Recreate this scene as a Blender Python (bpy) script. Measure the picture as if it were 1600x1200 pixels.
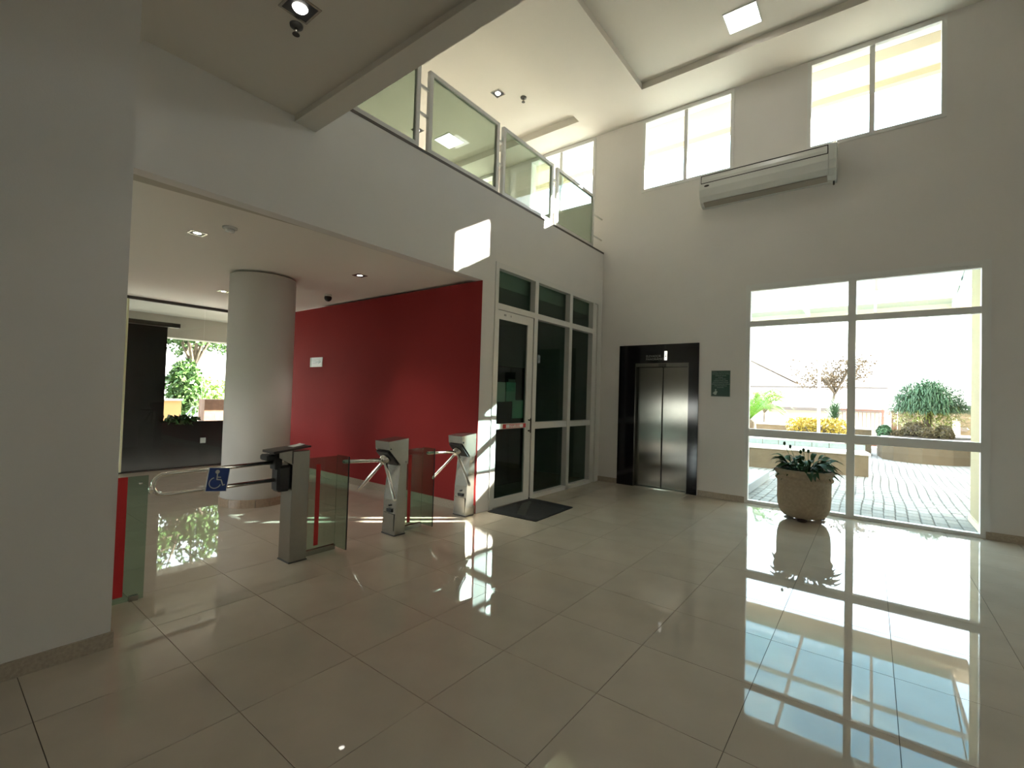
import bpy, math, random
from mathutils import Vector, Matrix

for o in list(bpy.data.objects):
    bpy.data.objects.remove(o)
SC = bpy.context.scene
COL = SC.collection
R = math.radians

# ------------------------------------------------------------------ camera
CAM_H = 1.478
FPX = 725.95
yaw, pitch, roll = 0.658436474, 0.0237920459, 0.0301664022
fw = Vector((-math.sin(yaw) * math.cos(pitch), math.cos(yaw) * math.cos(pitch), math.sin(pitch)))
rt0 = Vector((math.cos(yaw), math.sin(yaw), 0))
up0 = rt0.cross(fw)
rt = rt0 * math.cos(roll) + up0 * math.sin(roll)
up = -rt0 * math.sin(roll) + up0 * math.cos(roll)
cam_d = bpy.data.cameras.new('camera')
cam_d.sensor_width = 36.0
cam_d.lens = FPX / 1600 * 36.0
cam_d.clip_start = 0.05
cam_d.clip_end = 500
cam = bpy.data.objects.new('camera', cam_d)
COL.objects.link(cam)
cam.matrix_world = Matrix(((rt.x, up.x, -fw.x, 0), (rt.y, up.y, -fw.y, 0), (rt.z, up.z, -fw.z, CAM_H), (0, 0, 0, 1)))
SC.camera = cam


def pix(P):
    v = Vector(P) - Vector((0, 0, CAM_H))
    z = v.dot(fw)
    if z < 0.1:
        return None
    return (800 + FPX * v.dot(rt) / z, 600 - FPX * v.dot(up) / z)


# ------------------------------------------------------------------ world, sun, exposure
SKY = 3.4
SUN = 46.0
w = bpy.data.worlds.new('sky')
SC.world = w
w.use_nodes = True
nt = w.node_tree
nt.nodes.clear()
N = nt.nodes.new
out = N('ShaderNodeOutputWorld')
bg = N('ShaderNodeBackground')
bg.inputs['Strength'].default_value = SKY
tc = N('ShaderNodeTexCoord')
sep = N('ShaderNodeSeparateXYZ')
nt.links.new(tc.outputs['Generated'], sep.inputs[0])
ramp = N('ShaderNodeValToRGB')
ramp.color_ramp.elements[0].position = 0.0
ramp.color_ramp.elements[0].color = (2.2, 2.2, 2.1, 1)
ramp.color_ramp.elements[1].position = 1.0
ramp.color_ramp.elements[1].color = (0.30, 0.50, 0.74, 1)
e = ramp.color_ramp.elements.new(0.22)
e.color = (1.25, 1.45, 1.6, 1)
e = ramp.color_ramp.elements.new(0.5)
e.color = (0.52, 0.78, 1.0, 1)
nt.links.new(sep.outputs['Z'], ramp.inputs[0])
noi = N('ShaderNodeTexNoise')
noi.inputs['Scale'].default_value = 3.2
noi.inputs['Detail'].default_value = 7
noi.inputs['Roughness'].default_value = 0.6
mp = N('ShaderNodeMapping')
mp.inputs['Scale'].default_value = (1, 1, 2.2)
mp.inputs['Location'].default_value = (0.6, 0.2, 0.1)
nt.links.new(tc.outputs['Generated'], mp.inputs[0])
nt.links.new(mp.outputs[0], noi.inputs['Vector'])
cr = N('ShaderNodeValToRGB')
cr.color_ramp.elements[0].position = 0.46
cr.color_ramp.elements[0].color = (0, 0, 0, 1)
cr.color_ramp.elements[1].position = 0.64
cr.color_ramp.elements[1].color = (1, 1, 1, 1)
nt.links.new(noi.outputs['Fac'], cr.inputs[0])
mx = N('ShaderNodeMix')
mx.data_type = 'RGBA'
nt.links.new(cr.outputs[0], mx.inputs[0])
nt.links.new(ramp.outputs[0], mx.inputs[6])
mx.inputs[7].default_value = (1.75, 1.72, 1.66, 1)
nt.links.new(mx.outputs[2], bg.inputs['Color'])
nt.links.new(bg.outputs[0], out.inputs[0])

sun_d = bpy.data.lights.new('sun', 'SUN')
sun_d.energy = SUN
sun_d.angle = R(0.53)
sun_d.color = (1.0, 0.94, 0.84)
sun = bpy.data.objects.new('sun', sun_d)
COL.objects.link(sun)
sun.rotation_euler = Vector((-1, -1, -0.58)).to_track_quat('-Z', 'Y').to_euler()

SC.view_settings.view_transform = 'Standard'
SC.view_settings.look = 'None'
SC.view_settings.gamma = 1
SC.view_settings.use_curve_mapping = False
SC.view_settings.exposure = 1.3
SC.cycles.use_denoising = True
SC.cycles.max_bounces = 14
SC.cycles.diffuse_bounces = 7
SC.cycles.glossy_bounces = 6
SC.cycles.transparent_max_bounces = 24
SC.cycles.sample_clamp_indirect = 12
SC.cycles.blur_glossy = 0.6
SC.cycles.caustics_reflective = True
SC.cycles.caustics_refractive = False


def portal(name, loc, rot, sx, sy):
    d = bpy.data.lights.new(name, 'AREA')
    d.shape = 'RECTANGLE'
    d.size = sx
    d.size_y = sy
    d.cycles.is_portal = True
    o = bpy.data.objects.new(name, d)
    COL.objects.link(o)
    o.location = loc
    o.rotation_euler = rot


portal('sky_portal', (-0.21, 7.60, 1.58), (R(-90), 0, 0), 2.5, 3.14)
for cx in (-7.25, -4.83, -2.43, -0.03):
    portal('sky_portal', (cx, 7.62, 5.65), (R(-90), 0, 0), 1.42, 1.2)
portal('sky_portal', (-9.75, 3.5, 1.7), (0, R(-90), 0), 1.8, 1.7)
portal('sky_portal', (-6.9, -4.05, 0.73), (R(90), 0, 0), 3.7, 1.4)


# ------------------------------------------------------------------ mesh builder
class MB:
    def __init__(s):
        s.v, s.f, s.sm = [], [], []

    def add(s, vs, fs, smooth=False):
        n = len(s.v)
        s.v += [tuple(p) for p in vs]
        s.f += [tuple(i + n for i in f) for f in fs]
        s.sm += [smooth] * len(fs)
        return s

    def box(s, x0, x1, y0, y1, z0, z1, rot=None, bev=0.0):
        if bev:
            b = min(bev, abs(x1 - x0) / 2.2, abs(y1 - y0) / 2.2, abs(z1 - z0) / 2.2)
            vs, fs = [], []
            cx, cy, cz = (x0 + x1) / 2, (y0 + y1) / 2, (z0 + z1) / 2
            hx, hy, hz = abs(x1 - x0) / 2, abs(y1 - y0) / 2, abs(z1 - z0) / 2
            idx = {}
            for sx in (-1, 1):
                for sy in (-1, 1):
                    for sz in (-1, 1):
                        for k in range(3):
                            p = [sx * (hx - b), sy * (hy - b), sz * (hz - b)]
                            p[k] = (sx * hx, sy * hy, sz * hz)[k]
                            idx[(sx, sy, sz, k)] = len(vs)
                            vs.append((cx + p[0], cy + p[1], cz + p[2]))
            for k in range(3):
                a, c = [i for i in range(3) if i != k]
                for sg in (-1, 1):
                    q = []
                    for (u, v_) in ((-1, -1), (1, -1), (1, 1), (-1, 1)):
                        t = [0, 0, 0]
                        t[k] = sg
                        t[a] = u
                        t[c] = v_
                        q.append(idx[(t[0], t[1], t[2], k)])
                    fs.append(q)
            for k in range(3):
                a, c = [i for i in range(3) if i != k]
                for u in (-1, 1):
                    for v_ in (-1, 1):
                        q = []
                        for (sg, kk) in ((-1, a), (1, a), (1, c), (-1, c)):
                            t = [0, 0, 0]
                            t[k] = sg
                            t[a] = u
                            t[c] = v_
                            q.append(idx[(t[0], t[1], t[2], kk)])
                        fs.append(q)
            for sx in (-1, 1):
                for sy in (-1, 1):
                    for sz in (-1, 1):
                        fs.append([idx[(sx, sy, sz, k)] for k in range(3)])
        else:
            vs = [(x, y, z) for z in (z0, z1) for y in (y0, y1) for x in (x0, x1)]
            fs = [(0, 2, 3, 1), (4, 5, 7, 6), (0, 1, 5, 4), (2, 6, 7, 3), (0, 4, 6, 2), (1, 3, 7, 5)]
        if rot:
            M, c = rot
            vs = [Vector(c) + M @ (Vector(p) - Vector(c)) for p in vs]
        return s.add(vs, fs)

    def prism(s, poly, axis, a0, a1):
        """poly: list of 2D points in the two other axes (in order); extruded along axis"""
        n = len(poly)

        def mk(p, a):
            if axis == 0:
                return (a, p[0], p[1])
            if axis == 1:
                return (p[0], a, p[1])
            return (p[0], p[1], a)
        vs = [mk(p, a0) for p in poly] + [mk(p, a1) for p in poly]
        fs = [tuple(range(n))[::-1], tuple(range(n, 2 * n))]
        fs += [(i, (i + 1) % n, n + (i + 1) % n, n + i) for i in range(n)]
        return s.add(vs, fs)

    def lathe(s, prof, c, seg=32, smooth=True, caps=True):
        cx, cy, cz = c
        vs, fs = [], []
        for (r, z) in prof:
            for i in range(seg):
                a = 2 * math.pi * i / seg
                vs.append((cx + r * math.cos(a), cy + r * math.sin(a), cz + z))
        for j in range(len(prof) - 1):
            for i in range(seg):
                k = (i + 1) % seg
                fs.append((j * seg + i, j * seg + k, (j + 1) * seg + k, (j + 1) * seg + i))
        s.add(vs, fs, smooth)
        if caps:
            n = len(s.v) - len(vs)
            s.f += [tuple(n + i for i in range(seg))[::-1], tuple(n + (len(prof) - 1) * seg + i for i in range(seg))]
            s.sm += [False, False]
        return s

    def tube(s, pts, r, seg=10, caps=True, closed=False):
        pts = [Vector(p) for p in pts]
        rs = r if isinstance(r, (list, tuple)) else [r] * len(pts)
        vs, fs = [], []
        n = len(pts)
        prev = None
        for i, p in enumerate(pts):
            if closed:
                d = pts[(i + 1) % n] - pts[i - 1]
            else:
                d = pts[min(i + 1, n - 1)] - pts[max(i - 1, 0)]
            d.normalize()
            if prev is None:
                t = Vector((0, 0, 1)) if abs(d.z) < 0.9 else Vector((1, 0, 0))
                u = d.cross(t).normalized()
            else:
                u = (prev - d * prev.dot(d)).normalized()
            prev = u
            v_ = d.cross(u)
            for k in range(seg):
                a = 2 * math.pi * k / seg
                vs.append(p + (u * math.cos(a) + v_ * math.sin(a)) * rs[i])
        m = n if closed else n - 1
        for i in range(m):
            j = (i + 1) % n
            for k in range(seg):
                l = (k + 1) % seg
                fs.append((i * seg + k, i * seg + l, j * seg + l, j * seg + k))
        s.add(vs, fs, True)
        if caps and not closed:
            b = len(s.v) - len(vs)
            s.f += [tuple(b + k for k in range(seg))[::-1], tuple(b + (n - 1) * seg + k for k in range(seg))]
            s.sm += [False, False]
        return s

    def ball(s, c, rx, ry=None, rz=None, seg=16, rings=10, jit=0.0, rng=None):
        ry = ry or rx
        rz = rz or rx
        vs, fs = [], []
        for j in range(rings + 1):
            t = math.pi * j / rings
            for i in range(seg):
                a = 2 * math.pi * i / seg
                k = 1 + (rng.uniform(-jit, jit) if rng else 0)
                vs.append((c[0] + rx * k * math.sin(t) * math.cos(a), c[1] + ry * k * math.sin(t) * math.sin(a), c[2] + rz * k * math.cos(t)))
        for j in range(rings):
            for i in range(seg):
                k = (i + 1) % seg
                fs.append((j * seg + i, (j + 1) * seg + i, (j + 1) * seg + k, j * seg + k))
        return s.add(vs, fs, True)

    def quad(s, a, b, c, d):
        return s.add([a, b, c, d], [(0, 1, 2, 3)])

    def mesh(s, name, mat):
        me = bpy.data.meshes.new(name)
        me.from_pydata(s.v, [], s.f)
        me.polygons.foreach_set('use_smooth', s.sm)
        me.materials.append(mat)
        me.update()
        return me


def obj(name, mb, mat, parent=None, label=None, kind=None):
    me = mb if isinstance(mb, bpy.types.Mesh) else mb.mesh(name, mat)
    o = bpy.data.objects.new(name, me)
    COL.objects.link(o)
    if parent:
        o.parent = parent
        if parent.type == 'EMPTY' or True:
            o.matrix_parent_inverse = Matrix.Translation(-Vector(root_loc(parent)))
    if label:
        o['label'] = label
    if kind:
        o['kind'] = kind
    return o


def root_loc(p):
    l = Vector((0, 0, 0))
    while p:
        l += p.location
        l += p.matrix_parent_inverse.translation if p.parent else Vector((0, 0, 0))
        p = p.parent
    return l


def thing(name, label, cat, loc, group=None, kind=None):
    o = bpy.data.objects.new(name, None)
    COL.objects.link(o)
    o.empty_display_size = 0.1
    o.location = loc
    if kind == 'structure':
        o['kind'] = kind
        if label:
            o['label'] = label
        return o
    o['label'] = label
    o['category'] = cat
    if group:
        o['group'] = group
    return o


def tag(o, label, cat, group=None, kind=None):
    o['label'] = label
    o['category'] = cat
    if group:
        o['group'] = group
    if kind:
        o['kind'] = kind
    return o


def text(name, body, size, mat, parent, loc, xdir, zdir, align='CENTER', extrude=0.0005):
    cu = bpy.data.curves.new(name, 'FONT')
    cu.body = body
    cu.size = size
    cu.align_x = align
    cu.align_y = 'CENTER'
    cu.extrude = extrude
    cu.resolution_u = 2
    cu.materials.append(mat)
    o = bpy.data.objects.new(name, cu)
    COL.objects.link(o)
    X = Vector(xdir).normalized()
    Y = Vector(zdir).normalized()
    Z = X.cross(Y)
    o.parent = parent
    L = Vector(loc) - root_loc(parent)
    ML = Matrix(((X.x, Y.x, Z.x, L.x), (X.y, Y.y, Z.y, L.y), (X.z, Y.z, Z.z, L.z), (0, 0, 0, 1)))
    me = bpy.data.meshes.new_from_object(o)
    bpy.data.objects.remove(o)
    o2 = bpy.data.objects.new(name, me)
    o2.parent = parent
    o2.matrix_local = ML
    COL.objects.link(o2)
    return o2


# ------------------------------------------------------------------ materials
def mat(name, col, rough=0.5, metal=0.0, var=0.0, scale=8.0, bump=0.0, bscale=200.0, spec=0.5, emit=None, estr=0.0, rand=0.0, aniso=0.0, detail=4):
    m = bpy.data.materials.new(name)
    m.use_nodes = True
    t = m.node_tree
    b = t.nodes['Principled BSDF']
    b.inputs['Base Color'].default_value = (*col, 1)
    b.inputs['Roughness'].default_value = rough
    b.inputs['Metallic'].default_value = metal
    b.inputs['Specular IOR Level'].default_value = spec
    if aniso:
        b.inputs['Anisotropic'].default_value = aniso
    if emit:
        b.inputs['Emission Color'].default_value = (*emit, 1)
        b.inputs['Emission Strength'].default_value = estr
    tcn = t.nodes.new('ShaderNodeTexCoord')
    if var or rand:
        n = t.nodes.new('ShaderNodeTexNoise')
        n.inputs['Scale'].default_value = scale
        n.inputs['Detail'].default_value = detail
        t.links.new(tcn.outputs['Object'], n.inputs['Vector'])
        mr = t.nodes.new('ShaderNodeMapRange')
        mr.inputs['From Min'].default_value = 0.3
        mr.inputs['From Max'].default_value = 0.7
        mr.inputs['To Min'].default_value = 1 - var
        mr.inputs['To Max'].default_value = 1 + var
        t.links.new(n.outputs['Fac'], mr.inputs['Value'])
        last = mr.outputs[0]
        if rand:
            oi = t.nodes.new('ShaderNodeObjectInfo')
            m2 = t.nodes.new('ShaderNodeMapRange')
            m2.inputs['To Min'].default_value = 1 - rand
            m2.inputs['To Max'].default_value = 1 + rand
            t.links.new(oi.outputs['Random'], m2.inputs['Value'])
            mm = t.nodes.new('ShaderNodeMath')
            mm.operation = 'MULTIPLY'
            t.links.new(last, mm.inputs[0])
            t.links.new(m2.outputs[0], mm.inputs[1])
            last = mm.outputs[0]
        vm = t.nodes.new('ShaderNodeVectorMath')
        vm.operation = 'SCALE'
        vm.inputs[0].default_value = col
        t.links.new(last, vm.inputs['Scale'])
        t.links.new(vm.outputs[0], b.inputs['Base Color'])
    if bump:
        n2 = t.nodes.new('ShaderNodeTexNoise')
        n2.inputs['Scale'].default_value = bscale
        n2.inputs['Detail'].default_value = 3
        t.links.new(tcn.outputs['Object'], n2.inputs['Vector'])
        bp = t.nodes.new('ShaderNodeBump')
        bp.inputs['Strength'].default_value = bump
        bp.inputs['Distance'].default_value = 0.002
        t.links.new(n2.outputs['Fac'], bp.inputs['Height'])
        t.links.new(bp.outputs[0], b.inputs['Normal'])
    return m


def glass(name, tint, refl=1.0, rough=0.0, body=None, bodyfac=0.0):
    """thin pane: tinted straight-through light plus Schlick mirror reflection"""
    m = bpy.data.materials.new(name)
    m.use_nodes = True
    t = m.node_tree
    t.nodes.clear()
    o = t.nodes.new('ShaderNodeOutputMaterial')
    tr = t.nodes.new('ShaderNodeBsdfTransparent')
    tr.inputs[0].default_value = (*tint, 1)
    gl = t.nodes.new('ShaderNodeBsdfGlossy')
    gl.inputs['Roughness'].default_value = rough
    g = t.nodes.new('ShaderNodeNewGeometry')
    dp = t.nodes.new('ShaderNodeVectorMath')
    dp.operation = 'DOT_PRODUCT'
    t.links.new(g.outputs['Normal'], dp.inputs[0])
    t.links.new(g.outputs['Incoming'], dp.inputs[1])

    def mth(op, a, b=None):
        n = t.nodes.new('ShaderNodeMath')
        n.operation = op
        for i, x in enumerate((a, b)):
            if x is None:
                continue
            if isinstance(x, (int, float)):
                n.inputs[i].default_value = x
            else:
                t.links.new(x, n.inputs[i])
        return n.outputs[0]
    ab = mth('ABSOLUTE', dp.outputs['Value'])
    p5 = mth('POWER', mth('SUBTRACT', 1.0, ab), 5.0)
    f = mth('MULTIPLY', mth('ADD', mth('MULTIPLY', p5, 0.95), 0.045), refl)
    last = tr.outputs[0]
    if body:
        df = t.nodes.new('ShaderNodeBsdfDiffuse')
        df.inputs[0].default_value = (*body, 1)
        mb_ = t.nodes.new('ShaderNodeMixShader')
        mb_.inputs[0].default_value = bodyfac
        t.links.new(last, mb_.inputs[1])
        t.links.new(df.outputs[0], mb_.inputs[2])
        last = mb_.outputs[0]
    ms = t.nodes.new('ShaderNodeMixShader')
    t.links.new(f, ms.inputs[0])
    t.links.new(last, ms.inputs[1])
    t.links.new(gl.outputs[0], ms.inputs[2])
    t.links.new(ms.outputs[0], o.inputs[0])
    return m


M = {}
M['wall'] = mat('wall_paint', (0.75, 0.725, 0.70), 0.85, var=0.02, scale=1.5, bump=0.25, bscale=140)
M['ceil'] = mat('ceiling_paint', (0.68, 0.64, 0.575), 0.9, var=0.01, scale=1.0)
M['soffit_shade'] = mat('shaded_soffit_paint', (0.52, 0.48, 0.41), 0.9)  # wall paint darkened: shade on the strip's underside is put into the colour
M['red'] = mat('red_paint', (0.30, 0.036, 0.036), 0.75, var=0.05, scale=1.2, bump=0.15, bscale=140, spec=0.05)
M['tile'] = mat('polished_tile', (0.475, 0.415, 0.34), 0.022, var=0.05, scale=3.0, rand=0.02, spec=0.5)
M['grout'] = mat('grout', (0.09, 0.075, 0.06), 0.9)
M['granite'] = mat('granite_skirting', (0.44, 0.375, 0.30), 0.25, var=0.12, scale=60)
M['colbase'] = mat('column_base_stone', (0.36, 0.26, 0.185), 0.35, var=0.12, scale=40)
M['alu'] = mat('white_aluminium', (0.70, 0.69, 0.66), 0.35)
M['aluw'] = mat('white_window_frame', (0.74, 0.74, 0.72), 0.4)
M['steel'] = mat('brushed_steel', (0.40, 0.385, 0.345), 0.26, 1.0, var=0.05, scale=30)
M['steel_d'] = mat('elevator_steel', (0.25, 0.245, 0.22), 0.19, 1.0, var=0.04, scale=12, aniso=0.85)
M['chrome'] = mat('chrome', (0.75, 0.73, 0.68), 0.12, 1.0)
M['black'] = mat('black_plastic', (0.012, 0.012, 0.013), 0.4)
M['blackstone'] = mat('black_granite', (0.010, 0.009, 0.011), 0.10, var=0.2, scale=80)
M['dark'] = mat('dark_metal', (0.05, 0.045, 0.04), 0.45)
M['rubber'] = mat('rubber_mat', (0.020, 0.021, 0.022), 0.6, var=0.2, scale=12, bump=0.6, bscale=300)
M['sred'] = mat('red_tape', (0.55, 0.018, 0.022), 0.5)
M['blue'] = mat('sign_blue', (0.012, 0.045, 0.25), 0.45)
M['signw'] = mat('sign_white', (0.72, 0.74, 0.76), 0.5)
M['green'] = mat('sign_green', (0.012, 0.055, 0.036), 0.35)
M['greytext'] = mat('sign_grey_print', (0.38, 0.46, 0.41), 0.5)
M['engrave'] = mat('engraved_grey', (0.30, 0.30, 0.28), 0.5)
M['plastic'] = mat('white_plastic', (0.72, 0.73, 0.70), 0.22)
M['plastic_d'] = mat('shaded_plastic_grille', (0.40, 0.36, 0.30), 0.5)
M['terracotta'] = mat('sandstone_pot', (0.40, 0.315, 0.22), 0.8, var=0.12, scale=30, bump=0.5, bscale=90)
M['soil'] = mat('soil', (0.04, 0.028, 0.018), 0.95, var=0.3, scale=30)
M['leaf'] = mat('dark_leaf', (0.020, 0.060, 0.014), 0.6, var=0.25, scale=9, spec=0.2)
M['paper'] = mat('paper', (0.75, 0.75, 0.72), 0.7)
M['teal'] = mat('poster_green', (0.30, 0.58, 0.48), 0.6)
M['lamp'] = mat('lamp_panel', (0.9, 0.9, 0.9), 0.5, emit=(1, 0.98, 0.93), estr=4.0)
M['spot'] = mat('spot_bulb', (0.9, 0.9, 0.9), 0.5, emit=(1, 0.95, 0.85), estr=6.0)
M['gl_clear'] = glass('clear_glass', (0.95, 0.97, 0.955), 0.8)
M['gl_green'] = glass('green_laminated_glass', (0.655, 0.715, 0.66), 0.8)
M['gl_turn'] = glass('green_barrier_glass', (0.66, 0.78, 0.70), 0.8)
M['gl_door'] = glass('dark_green_door_glass', (0.56, 0.68, 0.62), 1.0, rough=0.02)
M['gl_hall'] = glass('smoked_hall_glass', (0.88, 0.90, 0.86), 0.45)
M['gl_canopy'] = glass('canopy_glass', (0.62, 0.74, 0.76), 1.0, rough=0.02)
# outside
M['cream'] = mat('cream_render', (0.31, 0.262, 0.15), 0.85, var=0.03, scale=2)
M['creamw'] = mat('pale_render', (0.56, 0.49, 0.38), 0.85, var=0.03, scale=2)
M['planter'] = mat('planter_stone', (0.115, 0.088, 0.054), 0.8, var=0.12, scale=5)
M['coping'] = mat('pale_coping', (0.55, 0.53, 0.50), 0.6)
M['pooltile'] = mat('pale_blue_tile', (0.24, 0.30, 0.30), 0.4, var=0.1, scale=10)
M['paver'] = mat('concrete_paver', (0.25, 0.245, 0.232), 0.9, var=0.15, scale=18, rand=0.13)
M['joint'] = mat('paver_joint', (0.11, 0.10, 0.09), 0.95)
M['slabblue'] = mat('pale_step_slab', (0.24, 0.265, 0.275), 0.6)
M['ground'] = mat('outer_ground', (0.29, 0.265, 0.23), 0.95, var=0.1, scale=0.6)
M['cycad'] = mat('cycad_green', (0.08, 0.23, 0.012), 0.5, var=0.2, scale=4)
M['nolina'] = mat('weeping_leaf', (0.05, 0.115, 0.055), 0.6, var=0.3, scale=5)
M['nolina_y'] = mat('weeping_leaf_old', (0.17, 0.20, 0.035), 0.6, var=0.3, scale=5)
M['yellow'] = mat('yellow_hedge_leaf', (0.36, 0.27, 0.03), 0.6, var=0.3, scale=9)
M['brownleaf'] = mat('reddish_shrub_leaf', (0.085, 0.068, 0.028), 0.8, var=0.3, scale=12)
M['tree1'] = mat('tree_leaf', (0.035, 0.085, 0.014), 0.6, var=0.4, scale=2)
M['tree2'] = mat('pale_tree_leaf', (0.17, 0.19, 0.035), 0.6, var=0.3, scale=4)
M['treedry'] = mat('dry_tree_leaf', (0.10, 0.07, 0.04), 0.8, var=0.3, scale=4)
M['bark'] = mat('bark', (0.10, 0.08, 0.06), 0.9, var=0.3, scale=8)
M['postw'] = mat('white_post_paint', (0.75, 0.74, 0.70), 0.5)
M['brown'] = mat('brown_brick_paint', (0.12, 0.056, 0.032), 0.8, var=0.15, scale=10)
M['rooftile'] = mat('pale_roof_tile', (0.24, 0.195, 0.17), 0.8, var=0.08, scale=3)
M['darkroof'] = mat('dark_roof_edge', (0.12, 0.10, 0.09), 0.8)
M['gatebar'] = mat('rust_red_gate', (0.16, 0.07, 0.05), 0.6)
M['darkwall'] = mat('dark_cladding', (0.012, 0.011, 0.010), 0.85, spec=0.1, var=0.2, scale=3)
M['porch'] = mat('porch_soffit', (0.50, 0.48, 0.42), 0.9)
M['orange'] = mat('orange_render', (0.42, 0.24, 0.10), 0.9)
M['house'] = mat('house_render', (0.60, 0.55, 0.47), 0.9, var=0.04, scale=1)
M['beam'] = mat('eave_beam_paint', (0.36, 0.315, 0.235), 0.9)
M['lawn'] = mat('lawn_green', (0.06, 0.13, 0.03), 0.9, var=0.3, scale=2)
M['galv'] = mat('galvanised_gate', (0.45, 0.47, 0.50), 0.4, 0.6)


# ------------------------------------------------------------------ structure helpers
def grid_wall(axis, c0, c1, u0, u1, z0, z1, holes):
    """solid wall with rectangular openings. axis 1: wall at y in c0..c1, u = x.  axis 0: x in c0..c1, u = y"""
    us = sorted({u0, u1} | {min(max(h[0], u0), u1) for h in holes} | {min(max(h[1], u0), u1) for h in holes})
    zs = sorted({z0, z1} | {min(max(h[2], z0), z1) for h in holes} | {min(max(h[3], z0), z1) for h in holes})
    nu, nz = len(us) - 1, len(zs) - 1

    def solid(i, j):
        if i < 0 or j < 0 or i >= nu or j >= nz:
            return False
        um, zm = (us[i] + us[i + 1]) / 2, (zs[j] + zs[j + 1]) / 2
        return not any(h[0] < um < h[1] and h[2] < zm < h[3] for h in holes)
    m = MB()

    def P(u, c, z):
        return (u, c, z) if axis == 1 else (c, u, z)
    for i in range(nu):
        for j in range(nz):
            if not solid(i, j):
                continue
            a, b, c, d = us[i], us[i + 1], zs[j], zs[j + 1]
            m.quad(P(a, c0, c), P(b, c0, c), P(b, c0, d), P(a, c0, d))
            m.quad(P(b, c1, c), P(a, c1, c), P(a, c1, d), P(b, c1, d))
            if not solid(i - 1, j):
                m.quad(P(a, c1, c), P(a, c0, c), P(a, c0, d), P(a, c1, d))
            if not solid(i + 1, j):
                m.quad(P(b, c0, c), P(b, c1, c), P(b, c1, d), P(b, c0, d))
            if not solid(i, j - 1):
                m.quad(P(a, c1, c), P(b, c1, c), P(b, c0, c), P(a, c0, c))
            if not solid(i, j + 1):
                m.quad(P(a, c0, d), P(b, c0, d), P(b, c1, d), P(a, c1, d))
    return m


def struct(name, mb, m, parent=None, label=None):
    o = obj(name, mb, m, parent, label)
    if not parent:
        o['kind'] = 'structure'
    return o


WY = 7.57      # inner face of the window wall
FX = -3.85     # lobby face of the mezzanine front
HALLX = -9.7
# ------------------------------------------------------------------ floor with single tiles
floor = struct('floor', MB().box(HALLX, 4.5, -4.0, WY + 0.06, -0.12, -0.004), M['grout'])
PX, PY = 0.5935, 0.592
X0, Y0 = -0.480, 0.970
gap = 0.0016
tm = MB().box(-PX / 2 + gap, PX / 2 - gap, -PY / 2 + gap, PY / 2 - gap, -0.012, 0.0).mesh('tile', M['tile'])
cells = []
rest = MB()
for i in range(-17, 10):
    for j in range(-10, 13):
        x0, x1 = X0 + i * PX, X0 + (i + 1) * PX
        y0, y1 = Y0 + j * PY, Y0 + (j + 1) * PY
        cx0, cx1 = max(x0, HALLX), min(x1, 4.5)
        cy0, cy1 = max(y0, -4.0), min(y1, WY + 0.03)
        if cx1 - cx0 < 0.02 or cy1 - cy0 < 0.02:
            continue
        full = (cx1 - cx0 > PX - 1e-4) and (cy1 - cy0 > PY - 1e-4)
        p = pix(((cx0 + cx1) / 2, (cy0 + cy1) / 2, 0))
        vis = p is not None and -150 < p[0] < 1750 and 560 < p[1] < 1450
        d = math.hypot((cx0 + cx1) / 2, (cy0 + cy1) / 2)
        cells.append((d if vis else 99 + d, vis, full, (cx0, cx1, cy0, cy1), (x0, y0)))
cells.sort()
ntile = 0
for d, vis, full, (a, b, c, e_), (x0, y0) in cells:
    if vis and ntile < 298:
        if full:
            t = bpy.data.objects.new('tile', tm)
            COL.objects.link(t)
            t.location = (x0 + PX / 2, y0 + PY / 2, 0)
        else:
            mm_ = MB().box(a + gap, b - gap, c + gap, e_ - gap, -0.012, 0.0)
            t = bpy.data.objects.new('tile', mm_.mesh('tile', M['tile']))
            COL.objects.link(t)
        t.parent = floor
        ntile += 1
    else:
        rest.box(a + gap, b - gap, c + gap, e_ - gap, -0.012, 0.0)
o = obj('tile', rest, M['tile'], floor)
o['kind'] = 'stuff'

# ------------------------------------------------------------------ walls
UPW = [(-7.96, -6.52), (-5.555, -4.07), (-3.15, -1.71), (-0.74, 0.685)]
UZ = (5.04, 6.255)
holes = [(-1.46, 1.045, -0.01, 3.165), (-3.20, -2.29, -0.01, 2.09)] + [(a, b, UZ[0], UZ[1]) for a, b in UPW]
struct('wall_right', grid_wall(1, WY, WY + 0.22, HALLX - 0.2, 4.7, -0.1, 6.75, holes), M['wall'])
# mezzanine front: opening to the hall (z<2.9) and the glazed door opening
struct('wall_left', grid_wall(0, FX - 0.12, FX, -1.0, WY, 0.0, 4.07, [(-1.1, 4.32, -1, 2.90), (4.56, 7.495, -1, 3.20)]), M['wall'])
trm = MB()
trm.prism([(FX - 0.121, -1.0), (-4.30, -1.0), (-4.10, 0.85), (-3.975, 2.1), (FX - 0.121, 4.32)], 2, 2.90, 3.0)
struct('trim_1', trm, M['soffit_shade'])
struct('trim_2', MB().box(-4.05, FX + 0.004, 2.07, WY, 4.068, 4.098), mat('brown_sill', (0.10, 0.08, 0.065), 0.6))
# mezzanine floor slab + lower hall ceiling
struct('ceiling_hall', MB().box(HALLX, FX - 0.13, -4.0, WY, 2.93, 4.05), mat('hall_ceiling_paint', (0.84, 0.80, 0.74), 0.9))
struct('wall_hall', MB().box(HALLX, FX - 0.122, 4.312, 4.42, 0, 2.899).box(FX - 0.122, FX - 0.002, 4.312, 4.319, 0, 2.899), M['red'])
# big square pier at the left
struct('wall_pier', MB().box(-4.02, -3.362, -4.0, 0.736, 0, 3.72), M['wall'])
struct('baseboard_pier', MB().box(-4.03, -3.347, -4.0, 0.748, 0, 0.085), M['granite'])
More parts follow.
